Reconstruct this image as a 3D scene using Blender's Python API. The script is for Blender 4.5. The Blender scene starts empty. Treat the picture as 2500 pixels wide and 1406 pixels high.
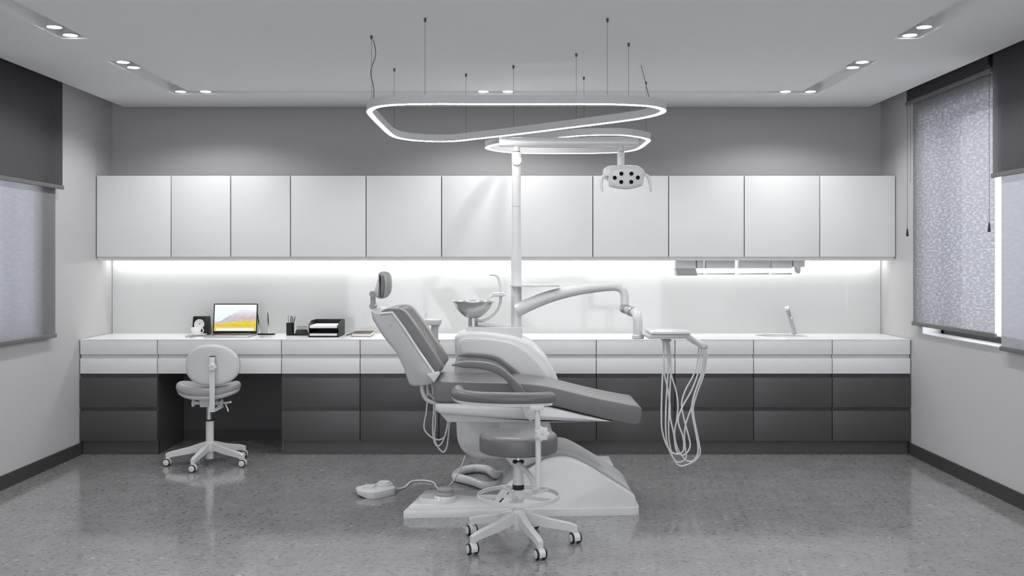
import bpy, bmesh, math, random
from mathutils import Vector, Matrix
C = bpy.context.scene.collection
PI = math.pi
F, CX, CY, ZC = 2430.0, 1250.0, 637.0, 1.515      # focal length in pixels, vanishing point, eye height
XL, XR, YB, YF = -3.380, 3.1185, 8.42, -0.6       # room: left, right, back, front wall
HC = 2.793                                        # underside of the ceiling panel
CF = 7.77                                         # front of the base cabinets

def P(x, y, Y):                                   # a point seen at (x, y), at depth Y
    return Vector(((x - CX) * Y / F, Y, ZC - (y - CY) * Y / F))
def PZ(x, y, z):                                  # the same at height z
    Y = (ZC - z) * F / (y - CY)
    return Vector(((x - CX) * Y / F, Y, z))

# ------------------------------------------------------------------ materials
def mat(name, col, rough=0.5, metal=0.0, spec=0.5, emit=None, es=0.0, coat=0.0):
    m = bpy.data.materials.new(name); m.use_nodes = True
    b = m.node_tree.nodes['Principled BSDF']
    if not isinstance(col, (tuple, list)): col = (col, col, col)
    b.inputs['Base Color'].default_value = (*col, 1)
    b.inputs['Roughness'].default_value = rough
    b.inputs['Metallic'].default_value = metal
    b.inputs['Specular IOR Level'].default_value = spec
    b.inputs['Coat Weight'].default_value = coat
    b.inputs['Coat Roughness'].default_value = 0.08
    if emit is not None:
        if not isinstance(emit, (tuple, list)): emit = (emit,) * 3
        b.inputs['Emission Color'].default_value = (*emit, 1)
        b.inputs['Emission Strength'].default_value = es
    return m
def nodes(m):
    return m.node_tree.nodes, m.node_tree.links, m.node_tree.nodes['Principled BSDF']
def add_bump(m, scale, strength, dist=0.002, detail=4, stretch=None):
    n, l, b = nodes(m)
    tc = n.new('ShaderNodeTexCoord'); no = n.new('ShaderNodeTexNoise'); bu = n.new('ShaderNodeBump')
    no.inputs['Scale'].default_value = scale; no.inputs['Detail'].default_value = detail
    src = tc.outputs['Object']
    if stretch:
        mp = n.new('ShaderNodeMapping'); mp.inputs['Scale'].default_value = stretch
        l.new(src, mp.inputs['Vector']); src = mp.outputs['Vector']
    l.new(src, no.inputs['Vector']); l.new(no.outputs['Fac'], bu.inputs['Height'])
    bu.inputs['Strength'].default_value = strength; bu.inputs['Distance'].default_value = dist
    l.new(bu.outputs['Normal'], b.inputs['Normal'])
    return m
M = {}
M['wall'] = add_bump(mat('wall_paint', (.50, .494, .50), .7, spec=.3), 60, .05)
M['wall_back'] = add_bump(mat('back_wall_paint', (.46, .452, .457), .7, spec=.3), 60, .05)
M['ceiling'] = mat('ceiling_paint', (.82, .82, .82), .8, spec=.2)
M['base'] = mat('baseboard_paint', (.045, .043, .043), .5)
M['cab'] = add_bump(mat('cabinet_white', (.71, .715, .717), .36), 25, .015)
M['chan'] = mat('cabinet_channel', (.62, .62, .625), .45)
M['dark'] = add_bump(mat('cabinet_charcoal', (.066, .0635, .064), .36), 25, .03)
M['gap'] = mat('carcass_gap_shade', (.012, .012, .012), .7)  # near-black carcass: shade in the gaps between fronts put into its colour
M['top'] = mat('worktop_white', (.88, .885, .88), .22)
M['plast'] = mat('gloss_white_plastic', (.63, .635, .635), .25, coat=.4)
M['plast2'] = mat('satin_white_plastic', (.57, .575, .575), .4)
M['shell'] = mat('shaded_white_shell_plastic', (.42, .42, .425), .35)  # white plastic darkened, the side shade of the backrest put into its colour
M['lens_b'] = mat('matt_black_lens', (.004, .004, .004), .6, spec=.1)
M['metal_w'] = mat('white_coated_metal', (.66, .665, .665), .28, coat=.3)
M['grey_p'] = mat('grey_plastic', (.33, .33, .335), .4)
M['black'] = mat('black_plastic', (.010, .010, .011), .4, spec=.3)
M['rubber'] = mat('black_rubber', (.012, .012, .012), .6)
M['chrome'] = mat('polished_chrome', (.85, .85, .86), .12, 1.0)
M['alu'] = mat('brushed_aluminium', (.55, .55, .56), .35, .9)
M['steel'] = mat('satin_steel', (.45, .45, .46), .3, .9)
M['wire'] = mat('dark_steel_wire', (.10, .10, .10), .5, .5)
M['loop'] = mat('pendant_aluminium', (.6, .6, .605), .4, .0)
M['hose'] = mat('pale_grey_hose', (.66, .665, .66), .4)
M['paper'] = mat('white_paper', (.8, .8, .8), .8)
M['cream'] = mat('cream_page_edges', (.72, .66, .62), .8)
M['book'] = mat('charcoal_book_cover', (.045, .043, .043), .5)
M['ceram'] = mat('white_ceramic', (.8, .8, .8), .15, coat=.4)
M['red'] = mat('red_pencil_end', (.45, .12, .16), .5)
M['green'] = mat('dark_green_pen', (.03, .06, .05), .4)
M['led'] = mat('led_strip', 1, .5, emit=(1, 1, 1), es=17)
M['led_b'] = mat('led_strip_dim', 1, .5, emit=(1, 1, 1), es=3.2)
M['led2'] = mat('under_cabinet_led', 1, .5, emit=(1, 1, .985), es=5.6)
M['disc'] = mat('downlight_lens', 1, .5, emit=(1, .995, .98), es=14)
M['blind'] = None
def vinyl(name, c, rough):
    m = mat(name, c, rough, spec=.45)
    return add_bump(m, 420, .12, .0006, 3)
M['vinyl'] = vinyl('grey_vinyl_upholstery', (.145, .143, .145), .35)
M['vinyl_l'] = vinyl('light_grey_vinyl', (.30, .298, .302), .3)

def floor_material():
    m = mat('speckled_vinyl_floor', .2, .22, spec=1.0)
    n, l, b = nodes(m)
    tc = n.new('ShaderNodeTexCoord')
    rot = n.new('ShaderNodeMapping'); rot.inputs['Rotation'].default_value = (0, 0, .12); rot.inputs['Scale'].default_value = (1, 1.0, 1)
    l.new(tc.outputs['Object'], rot.inputs['Vector'])
    wob = n.new('ShaderNodeTexNoise'); wob.inputs['Scale'].default_value = 45; wob.inputs['Detail'].default_value = 2
    l.new(rot.outputs[0], wob.inputs['Vector'])
    vs = n.new('ShaderNodeVectorMath'); vs.operation = 'MULTIPLY_ADD'
    vs.inputs[1].default_value = (.045, .03, .03)
    l.new(wob.outputs['Color'], vs.inputs[0]); l.new(rot.outputs[0], vs.inputs[2])
    def chips(scale, loc, thr, soft, pick):
        mp = n.new('ShaderNodeMapping'); mp.inputs['Location'].default_value = loc
        mp.inputs['Scale'].default_value = scale
        l.new(vs.outputs[0], mp.inputs['Vector'])
        v = n.new('ShaderNodeTexVoronoi'); v.inputs['Scale'].default_value = 1; v.inputs['Randomness'].default_value = 1
        v.voronoi_dimensions = '2D'
        l.new(mp.outputs[0], v.inputs['Vector'])
        r = n.new('ShaderNodeMapRange'); r.inputs['From Min'].default_value = thr; r.inputs['From Max'].default_value = thr + soft
        r.inputs['To Min'].default_value = 1; r.inputs['To Max'].default_value = 0
        l.new(v.outputs['Distance'], r.inputs['Value'])
        s = n.new('ShaderNodeSeparateColor'); l.new(v.outputs['Color'], s.inputs[0])
        g = n.new('ShaderNodeMath'); g.operation = 'LESS_THAN'; g.inputs[1].default_value = pick
        l.new(s.outputs[0], g.inputs[0])
        k = n.new('ShaderNodeMath'); k.operation = 'MULTIPLY'
        l.new(r.outputs[0], k.inputs[0]); l.new(g.outputs[0], k.inputs[1])
        k2 = n.new('ShaderNodeMath'); k2.operation = 'MULTIPLY'
        l.new(k.outputs[0], k2.inputs[0])
        mr = n.new('ShaderNodeMapRange'); mr.inputs['To Min'].default_value = .35; mr.inputs['To Max'].default_value = 1
        l.new(s.outputs[1], mr.inputs['Value']); l.new(mr.outputs[0], k2.inputs[1])
        return k2.outputs[0]
    big = n.new('ShaderNodeTexNoise'); big.inputs['Scale'].default_value = 7; big.inputs['Detail'].default_value = 6; big.inputs['Roughness'].default_value = .65
    l.new(rot.outputs[0], big.inputs['Vector'])
    ramp = n.new('ShaderNodeMix'); ramp.data_type = 'RGBA'
    ramp.inputs['A'].default_value = (.222, .22, .222, 1); ramp.inputs['B'].default_value = (.285, .282, .286, 1)
    mrb = n.new('ShaderNodeMapRange'); mrb.inputs['From Min'].default_value = .3; mrb.inputs['From Max'].default_value = .7
    l.new(big.outputs['Fac'], mrb.inputs['Value']); l.new(mrb.outputs[0], ramp.inputs['Factor'])
    cur = ramp.outputs['Result']
    for scale, loc, thr, soft, pick, colr, amt in (
            ((15, 30, 1), (0, 0, 0), .15, .05, .55, .055, .8), ((24, 48, 1), (7.3, 2.1, 0), .17, .06, .5, .07, .7),
            ((46, 84, 1), (3.3, 9.1, 0), .22, .1, .45, .09, .5),
            ((14, 24, 1), (1.7, 5.4, 0), .13, .05, .10, .5, .8)):
        f = chips(scale, loc, thr, soft, pick)
        mu = n.new('ShaderNodeMath'); mu.operation = 'MULTIPLY'; mu.inputs[1].default_value = amt
        l.new(f, mu.inputs[0])
        mx = n.new('ShaderNodeMix'); mx.data_type = 'RGBA'
        l.new(cur, mx.inputs['A']); mx.inputs['B'].default_value = (colr, colr * .99, colr, 1)
        l.new(mu.outputs[0], mx.inputs['Factor']); cur = mx.outputs['Result']
    l.new(cur, b.inputs['Base Color'])
    rr = n.new('ShaderNodeMapRange'); rr.inputs['To Min'].default_value = .05; rr.inputs['To Max'].default_value = .16
    l.new(big.outputs['Fac'], rr.inputs['Value']); l.new(rr.outputs[0], b.inputs['Roughness'])
    return m
M['floor'] = floor_material()

def fabric(name, col, trans, open_, scale, stretch, lo, hi, span):
    m = bpy.data.materials.new(name); m.use_nodes = True
    n, l = m.node_tree.nodes, m.node_tree.links; n.clear()
    o = n.new('ShaderNodeOutputMaterial'); d = n.new('ShaderNodeBsdfDiffuse'); t = n.new('ShaderNodeBsdfTranslucent')
    tr = n.new('ShaderNodeBsdfTransparent'); m1 = n.new('ShaderNodeMixShader'); m2 = n.new('ShaderNodeMixShader')
    tc = n.new('ShaderNodeTexCoord'); mp = n.new('ShaderNodeMapping'); mp.inputs['Scale'].default_value = stretch
    no = n.new('ShaderNodeTexNoise'); no.inputs['Scale'].default_value = scale; no.inputs['Detail'].default_value = 5
    l.new(tc.outputs['Object'], mp.inputs['Vector']); l.new(mp.outputs[0], no.inputs['Vector'])
    r = n.new('ShaderNodeMapRange'); r.inputs['From Min'].default_value = span[0]; r.inputs['From Max'].default_value = span[1]
    r.inputs['To Min'].default_value = trans * lo; r.inputs['To Max'].default_value = trans * hi
    l.new(no.outputs['Fac'], r.inputs['Value'])
    bu = n.new('ShaderNodeBump'); bu.inputs['Strength'].default_value = .35; bu.inputs['Distance'].default_value = .004
    l.new(no.outputs['Fac'], bu.inputs['Height']); l.new(bu.outputs[0], d.inputs['Normal'])
    d.inputs['Color'].default_value = (*col, 1)
    l.new(r.outputs[0], m1.inputs['Fac'])
    t.inputs['Color'].default_value = (.60, .605, .66, 1); tr.inputs['Color'].default_value = (.9, .9, .9, 1)
    l.new(d.outputs[0], m1.inputs[1]); l.new(t.outputs[0], m1.inputs[2])
    m2.inputs['Fac'].default_value = open_
    l.new(m1.outputs[0], m2.inputs[1]); l.new(tr.outputs[0], m2.inputs[2]); l.new(m2.outputs[0], o.inputs['Surface'])
    return m
M['sheer'] = fabric('sheer_screen_fabric', (.22, .22, .23), .18, .045, 60, (1, .2, 1.2), .82, 1.2, (.3, .7))
M['crinkle'] = fabric('crinkled_sheer_fabric', (.22, .22, .23), .215, .045, 68, (1, .3, 1.1), .7, 1.65, (.46, .66))
M['blackout'] = fabric('charcoal_blind_fabric', (.075, .073, .076), .088, .007, 90, (1, .15, 1.2), .85, 1.15, (.3, .7))
M['rail'] = mat('grey_blind_rail', (.12, .118, .116), .45)

def glass_material(name, tint, fac):
    m = bpy.data.materials.new(name); m.use_nodes = True
    n, l = m.node_tree.nodes, m.node_tree.links; n.clear()
    o = n.new('ShaderNodeOutputMaterial'); t = n.new('ShaderNodeBsdfTransparent'); g = n.new('ShaderNodeBsdfGlossy')
    x = n.new('ShaderNodeMixShader'); g.inputs['Roughness'].default_value = .02; x.inputs['Fac'].default_value = fac
    t.inputs['Color'].default_value = (*tint, 1)
    l.new(t.outputs[0], x.inputs[1]); l.new(g.outputs[0], x.inputs[2]); l.new(x.outputs[0], o.inputs['Surface'])
    return m
M['pane'] = glass_material('window_glass', (.92, .94, .97), .05)
M['acryl'] = glass_material('clear_acrylic', (.9, .91, .91), .16)
M['bowl'] = mat('smoked_glass_bowl', (.58, .58, .58), .2, metal=.55, coat=.3)
def splash_material():
    m = mat('white_glass_backsplash', (.61, .615, .61), .05, spec=.6)
    return m
M['splash'] = splash_material()

def screen_material():
    m = bpy.data.materials.new('laptop_screen_picture'); m.use_nodes = True
    n, l = m.node_tree.nodes, m.node_tree.links; n.clear()
    o = n.new('ShaderNodeOutputMaterial'); e = n.new('ShaderNodeEmission'); e.inputs['Strength'].default_value = .36
    tc = n.new('ShaderNodeTexCoord'); sp = n.new('ShaderNodeSeparateXYZ'); l.new(tc.outputs['Generated'], sp.inputs[0])
    u, v = sp.outputs['X'], sp.outputs['Z']
    def noise(sc, det=5, stretch=(1, 1, 1)):
        mp = n.new('ShaderNodeMapping'); mp.inputs['Scale'].default_value = stretch
        l.new(tc.outputs['Generated'], mp.inputs[0])
        k = n.new('ShaderNodeTexNoise'); k.inputs['Scale'].default_value = sc; k.inputs['Detail'].default_value = det
        l.new(mp.outputs[0], k.inputs['Vector']); return k.outputs['Fac']
    def math_(op, a, b_):
        k = n.new('ShaderNodeMath'); k.operation = op
        for i, q in enumerate((a, b_)):
            if isinstance(q, (int, float)): k.inputs[i].default_value = q
            else: l.new(q, k.inputs[i])
        return k.outputs[0]
    def mixc(f, a, b_):
        k = n.new('ShaderNodeMix'); k.data_type = 'RGBA'
        if isinstance(f, float): k.inputs['Factor'].default_value = f
        else: l.new(f, k.inputs['Factor'])
        for s, q in (('A', a), ('B', b_)):
            if isinstance(q, tuple): k.inputs[s].default_value = (*q, 1)
            else: l.new(q, k.inputs[s])
        return k.outputs['Result']
    def below(h):                                   # 1 where the picture is lower than h
        k = n.new('ShaderNodeMapRange'); k.inputs['From Min'].default_value = -.012; k.inputs['From Max'].default_value = .012
        l.new(math_('SUBTRACT', h, v), k.inputs['Value']); return k.outputs[0]
    def curve(pts):
        k = n.new('ShaderNodeFloatCurve'); c = k.mapping.curves[0]
        c.points[0].location = pts[0]; c.points[1].location = pts[-1]
        for q in pts[1:-1]: c.points.new(*q)
        k.mapping.update(); l.new(u, k.inputs['Value']); return k.outputs[0]
    n1 = noise(9, 6); n2 = noise(22, 6); n3 = noise(7, 4, (1, 1, 6))
    sky = mixc(v, (.72, .83, .93), (.95, .98, 1))
    ridge = math_('ADD', curve([(0, .38), (.1, .36), (.22, .45), (.36, .58), (.5, .7), (.63, .79), (.74, .83), (.86, .8), (1, .76)]), math_('MULTIPLY', math_('SUBTRACT', n1, .5), .14))
    rock = mixc(n2, (.28, .27, .38), (.85, .82, .86))
    sn = n.new('ShaderNodeMapRange'); sn.inputs['From Min'].default_value = .5; sn.inputs['From Max'].default_value = .78; l.new(v, sn.inputs['Value'])
    rock = mixc(math_('MULTIPLY', sn.outputs[0], .75), rock, (.93, .93, .95))
    k = n.new('ShaderNodeMapRange'); k.inputs['From Min'].default_value = .47; k.inputs['From Max'].default_value = .6; l.new(n1, k.inputs['Value'])
    orange = mixc(k.outputs[0], rock, (.85, .42, .2))
    ur = n.new('ShaderNodeMapRange'); ur.inputs['From Min'].default_value = .35; ur.inputs['From Max'].default_value = .75; l.new(u, ur.inputs['Value'])
    lo_ = n.new('ShaderNodeMapRange'); lo_.inputs['From Min'].default_value = .68; lo_.inputs['From Max'].default_value = .5; l.new(v, lo_.inputs['Value'])
    hill = mixc(math_('MULTIPLY', math_('MULTIPLY', ur.outputs[0], lo_.outputs[0]), .9), rock, orange)
    pic = mixc(below(ridge), sky, hill)
    field = mixc(n3, (.62, .38, .02), (.98, .86, .12))
    fh = math_('ADD', curve([(0, .27), (.3, .31), (.6, .37), (.85, .36), (1, .4)]), math_('MULTIPLY', math_('SUBTRACT', n2, .5), .05))
    pic = mixc(below(fh), pic, field)
    band = math_('MULTIPLY', below(.225), math_('SUBTRACT', 1.0, below(.205)))
    pic = mixc(math_('MULTIPLY', band, .7), pic, (.25, .2, .22))
    lake = mixc(n3, (.86, .72, .1), (.75, .5, .05))
    pic = mixc(math_('MULTIPLY', below(.2), .8), pic, lake)
    dockh = math_('MULTIPLY', below(.11), math_('SUBTRACT', 1.0, below(.01)))
    dk = mixc(noise(30, 0, (1, 1, .1)), (.75, .85, .92), (.92, .95, .97))
    inx = math_('MULTIPLY', math_('GREATER_THAN', u, .05), math_('LESS_THAN', u, .95))
    pic = mixc(math_('MULTIPLY', dockh, inx), pic, dk)
    l.new(pic, e.inputs['Color']); l.new(e.outputs[0], o.inputs['Surface'])
    return m
M['screen'] = screen_material()

# ------------------------------------------------------------------ mesh helpers
def bm_new(): return bmesh.new()
def box(bm, x0, x1, y0, y1, z0, z1, bevel=0, seg=2):
    r = bmesh.ops.create_cube(bm, size=1)
    vs = r['verts']
    for v in vs:
        v.co = Vector((x0 + (v.co.x + .5) * (x1 - x0), y0 + (v.co.y + .5) * (y1 - y0), z0 + (v.co.z + .5) * (z1 - z0)))
    if bevel:
        es = list({e for v in vs for e in v.link_edges})
        bmesh.ops.bevel(bm, geom=es, offset=bevel, segments=seg, affect='EDGES', profile=.6)
    return bm
def loft(bm, rings, closed=True, caps=True, loop=False):
    vr = [[bm.verts.new(p) for p in r] for r in rings]
    m = len(rings[0])
    idx = range(len(vr) if loop else len(vr) - 1)
    for i in idx:
        a, b = vr[i], vr[(i + 1) % len(vr)]
        for j in range(m if closed else m - 1):
            k = (j + 1) % m
            try: bm.faces.new((a[j], a[k], b[k], b[j]))
            except ValueError: pass
    if caps and not loop and closed:
        for r in (vr[0], vr[-1]):
            try: bm.faces.new(r)
            except ValueError: pass
    return bm
def crom(pts, n=6, closed=False):
    pts = [Vector(p) for p in pts]; out = []
    N = len(pts)
    for i in range(N if closed else N - 1):
        if closed: p0, p1, p2, p3 = pts[i - 1], pts[i], pts[(i + 1) % N], pts[(i + 2) % N]
        else: p0, p1, p2, p3 = pts[max(i - 1, 0)], pts[i], pts[i + 1], pts[min(i + 2, N - 1)]
        # centripetal parametrisation keeps uneven points from overshooting
        t0 = 0; t1 = t0 + max((p1 - p0).length ** .5, 1e-5); t2 = t1 + max((p2 - p1).length ** .5, 1e-5); t3 = t2 + max((p3 - p2).length ** .5, 1e-5)
        for k in range(n):
            t = t1 + (t2 - t1) * k / n
            A1 = p0 * ((t1 - t) / (t1 - t0)) + p1 * ((t - t0) / (t1 - t0)) if t1 - t0 > 2e-5 else p1
            A2 = p1 * ((t2 - t) / (t2 - t1)) + p2 * ((t - t1) / (t2 - t1))
            A3 = p2 * ((t3 - t) / (t3 - t2)) + p3 * ((t - t2) / (t3 - t2)) if t3 - t2 > 2e-5 else p2
            B1 = A1 * ((t2 - t) / (t2 - t0)) + A2 * ((t - t0) / (t2 - t0))
            B2 = A2 * ((t3 - t) / (t3 - t1)) + A3 * ((t - t1) / (t3 - t1))
            out.append(B1 * ((t2 - t) / (t2 - t1)) + B2 * ((t - t1) / (t2 - t1)))
    if not closed: out.append(pts[-1])
    return out
def tube(bm, pts, rad, seg=12, n=6, smooth=True, closed=False, sx=1.0, cap_round=False):
    raw = [Vector(p) for p in pts]
    path = crom(raw, n, closed) if smooth else raw
    L = len(path)
    def rr(i):
        if isinstance(rad, (int, float)): return rad
        t = i / (L - 1) * (len(rad) - 1); k = min(int(t), len(rad) - 2); f = t - k
        return rad[k] * (1 - f) + rad[k + 1] * f
    rings = []; up = None
    for i, p in enumerate(path):
        if closed: d = path[(i + 1) % L] - path[i - 1]
        else: d = path[min(i + 1, L - 1)] - path[max(i - 1, 0)]
        d.normalize()
        if up is None:
            up = Vector((0, 1, 0)) if abs(d.y) < .9 else Vector((0, 0, 1))
        up = (up - d * up.dot(d)).normalized(); s = d.cross(up)
        r = rr(i)
        rings.append([p + up * (math.cos(2 * PI * j / seg) * r * sx) + s * (math.sin(2 * PI * j / seg) * r) for j in range(seg)])
    if cap_round and not closed:
        def dome(ring, c, d):
            res = []
            r0 = (ring[0] - c).length
            for a in (30, 55, 75):
                q = math.radians(a)
                res.append([c + (v - c) * math.cos(q) + d * (r0 * math.sin(q)) for v in ring])
            return res
        d0 = (path[0] - path[1]).normalized(); d1 = (path[-1] - path[-2]).normalized()
        a = dome(rings[0], path[0], d0); b = dome(rings[-1], path[-1], d1)
        rings = a[::-1] + rings + b
    return loft(bm, rings, loop=closed)
def lathe(bm, prof, c=(0, 0, 0), seg=32, axis='Z', lobes=0, amp=0, close=True):
    c = Vector(c); rings = []
    for r, h in prof:
        ring = []
        for j in range(seg):
            a = 2 * PI * j / seg
            q = r * (1 + amp * math.cos(lobes * a)) if lobes else r
            x, y = q * math.cos(a), q * math.sin(a)
            p = {'Z': Vector((x, y, h)), 'Y': Vector((x, h, y)), 'X': Vector((h, x, y))}[axis]
            ring.append(c + p)
        rings.append(ring)
    return loft(bm, rings, caps=close)
def cyl(bm, a, b, r, seg=20):
    return tube(bm, [a, b], r, seg, smooth=False)
def prism(bm, prof, y0, y1, r=0.0, steps=3, mids=1, fn=None):
    """profile [(x, z)] swept along Y, its two ends rounded with radius r; fn(p, t) may move a point"""
    pts = [Vector((p[0], p[1])) for p in prof]
    A = sum(pts[i].x * pts[(i + 1) % len(pts)].y - pts[(i + 1) % len(pts)].x * pts[i].y for i in range(len(pts)))
    if A < 0: pts.reverse()
    N = len(pts)
    nor = []
    for i in range(N):
        a = (pts[i] - pts[i - 1]); b = (pts[(i + 1) % N] - pts[i])
        a = a.normalized() if a.length > 1e-9 else b.normalized(); b = b.normalized() if b.length > 1e-9 else a
        n1 = Vector((-a.y, a.x)); n2 = Vector((-b.y, b.x)); n_ = (n1 + n2)
        n_ = n_.normalized() if n_.length > 1e-6 else n1
        k = 1 / max(n_.dot(n1), .55)
        nor.append(n_ * k)
    st = []
    if r > 0:
        for i in range(steps + 1):
            q = PI / 2 * i / steps
            st.append((y0 + r * (1 - math.sin(q)), r * (1 - math.cos(q))))
        st = [(y0 + r * (1 - math.cos(PI / 2 * i / steps)), r * (1 - math.sin(PI / 2 * i / steps))) for i in range(steps + 1)]
        back = [(y1 - (y - y0), ins) for y, ins in reversed(st)]
        mid = [(y0 + r + (y1 - y0 - 2 * r) * (i + 1) / (mids + 1), 0) for i in range(mids)] if fn else []
        st = st + mid + back
    else:
        st = [(y0, 0)] + ([(y0 + (y1 - y0) * (i + 1) / (mids + 1), 0) for i in range(mids)] if fn else []) + [(y1, 0)]
    rings = []
    for y, ins in st:
        ring = []
        for p, nn in zip(pts, nor):
            q = p + nn * ins
            v = Vector((q.x, y, q.y))
            if fn: v = fn(v, (y - y0) / (y1 - y0))
            ring.append(v)
        rings.append(ring)
    return loft(bm, rings)
def strap(bm, top, bot, y0, y1, n=40, r=.008):
    """a padded strap: its upper and lower edge lines, resampled, given rounded cross sections across Y"""
    def res(pts):
        pts = crom(pts, 8); L = [0]
        for a, b in zip(pts, pts[1:]): L.append(L[-1] + (b - a).length)
        out = []
        for i in range(n):
            d = L[-1] * i / (n - 1); k = 0
            while k < len(L) - 2 and L[k + 1] < d: k += 1
            f = (d - L[k]) / max(L[k + 1] - L[k], 1e-9); out.append(pts[k].lerp(pts[k + 1], f))
        return out
    A, B = res(top), res(bot); rings = []
    for i, (a, b) in enumerate(zip(A, B)):
        c = (a + b) / 2; h = (a - b).length / 2; u = (a - b).normalized(); e = min(1, .35 + .65 * min(i, 6) / 5) if i < 6 else 1
        rr = min(r, h * .95); w = (y1 - y0) / 2
        ring = []
        for (p, q) in rrect(2 * w * (.75 + .25 * e), 2 * h * e, rr * e, 4): ring.append(Vector((c.x + u.x * q, (y0 + y1) / 2 + p, c.z + u.z * q)))
        rings.append(ring)
    return loft(bm, rings)
def prof(pix, Y, n=0, closed=True):
    q = [P(x, y, Y) for x, y in pix]
    if n: q = crom(q, n, closed)
    return [(v.x, v.z) for v in q]
def plan_prism(bm, plan, z0, z1, inset=0.0):
    """plan polygon [(x, y)] standing from z0 to z1, the top drawn in by inset"""
    pts = [Vector(p) for p in plan]; c = sum(pts, Vector((0, 0))) / len(pts)
    a = [Vector((p.x, p.y, z0)) for p in pts]
    b = [Vector((c.x + (p.x - c.x) * 1, c.y + (p.y - c.y) * 1, z1)) for p in pts]
    if inset:
        w = max(p.x for p in pts) - min(p.x for p in pts); d = max(p.y for p in pts) - min(p.y for p in pts)
        b = [Vector((c.x + (p.x - c.x) * (1 - 2 * inset / w), c.y + (p.y - c.y) * (1 - 2 * inset / d), z1)) for p in pts]
    return loft(bm, [a, b])
def rrect(w, h, r, seg=4):
    out = []
    for cx, cy, a0 in ((w / 2 - r, h / 2 - r, 0), (-w / 2 + r, h / 2 - r, 90), (-w / 2 + r, -h / 2 + r, 180), (w / 2 - r, -h / 2 + r, 270)):
        for i in range(seg + 1):
            a = math.radians(a0 + 90 * i / seg); out.append((cx + r * math.cos(a), cy + r * math.sin(a)))
    return out

def world_loc(o):
    v = Vector((0, 0, 0))
    while o: v += o.location; o = o.parent
    return v
def obj(name, bm, m, parent=None, smooth=35, bevel=0, label=None):
    bmesh.ops.remove_doubles(bm, verts=bm.verts, dist=1e-5)
    bmesh.ops.recalc_face_normals(bm, faces=bm.faces)
    if bevel:
        es = [e for e in bm.edges if len(e.link_faces) == 2 and e.calc_face_angle(0) > math.radians(40)]
        bmesh.ops.bevel(bm, geom=es, offset=bevel, segments=2, affect='EDGES', profile=.6, clamp_overlap=True)
    me = bpy.data.meshes.new(name); 
    if parent:
        off = world_loc(parent); loc = Vector((0, 0, 0))
    else:
        xs = [v.co for v in bm.verts]
        off = Vector(((min(v.x for v in xs) + max(v.x for v in xs)) / 2, (min(v.y for v in xs) + max(v.y for v in xs)) / 2, min(v.z for v in xs)))
        loc = off
    bm.transform(Matrix.Translation(-off)); bm.to_mesh(me); bm.free()
    if smooth:
        me.shade_smooth(); me.set_sharp_from_angle(angle=math.radians(smooth))
    me.materials.append(M[m] if isinstance(m, str) else m)
    o = bpy.data.objects.new(name, me); C.objects.link(o); o.location = loc
    if parent: o.parent = parent
    if label: o['label'] = label
    return o
def thing(name, loc, label, cat, group=None):
    o = bpy.data.objects.new(name, None); C.objects.link(o); o.location = loc; o.empty_display_size = .1
    return tag(o, label, cat, group)
def tag(o, label, cat, group=None):
    o['label'] = label; o['category'] = cat
    if group: o['group'] = group
    return o
def struct(name, bm, m, smooth=0):
    o = obj(name, bm, m, smooth=smooth); o['kind'] = 'structure'; return o
def copy_tree(o, parent=None):
    c = o.copy(); C.objects.link(c)
    if parent: c.parent = parent
    for ch in list(o.children): copy_tree(ch, c)
    return c

# ------------------------------------------------------------------ room
bm = bm_new(); box(bm, XL - .3, XR + .3, YF - .2, YB + .2, -.1, 0); struct('floor', bm, 'floor')
bm = bm_new(); box(bm, XL - .3, XR + .3, YB, YB + .2, 0, 3.0); struct('wall_back', bm, 'wall_back')
FW = (-2.95, 2.70, .25, 2.62)                      # wide unseen window added behind the viewer for frontal daylight
bm = bm_new()
box(bm, XL - .3, FW[0], YF - .2, YF, 0, 3.0); box(bm, FW[1], XR + .3, YF - .2, YF, 0, 3.0)
box(bm, FW[0], FW[1], YF - .2, YF, 0, FW[2]); box(bm, FW[0], FW[1], YF - .2, YF, FW[3], 3.0)
struct('wall_front', bm, 'wall')
bm = bm_new(); n_ = 4
for i in range(n_ + 1):
    q = FW[0] + .03 + (FW[1] - FW[0] - .06) * i / n_; box(bm, q - .03, q + .03, YF - .14, YF - .08, FW[2], FW[3])
for q in (FW[2] + .03, FW[3] - .03): box(bm, FW[0], FW[1], YF - .14, YF - .08, q - .03, q + .03)
w3 = obj('window_3', bm, M['base'], smooth=0); w3['kind'] = 'structure'
bm = bm_new(); box(bm, FW[0] + .03, FW[1] - .03, YF - .113, YF - .107, FW[2] + .03, FW[3] - .03); obj('pane', bm, 'pane', w3, smooth=0)
WIN = {'left': (3.35, 7.05), 'right': (3.75, 7.57)}
WZ0, WZ1 = .96, 2.62
for side, x0, x1 in (('left', XL - .3, XL), ('right', XR, XR + .3)):
    a, b = WIN[side]; bm = bm_new()
    box(bm, x0, x1, YF, a, 0, 3.0); box(bm, x0, x1, b, YB, 0, 3.0)
    box(bm, x0, x1, a, b, 0, WZ0); box(bm, x0, x1, a, b, WZ1, 3.0)
    struct('wall_' + side, bm, 'wall')
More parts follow.
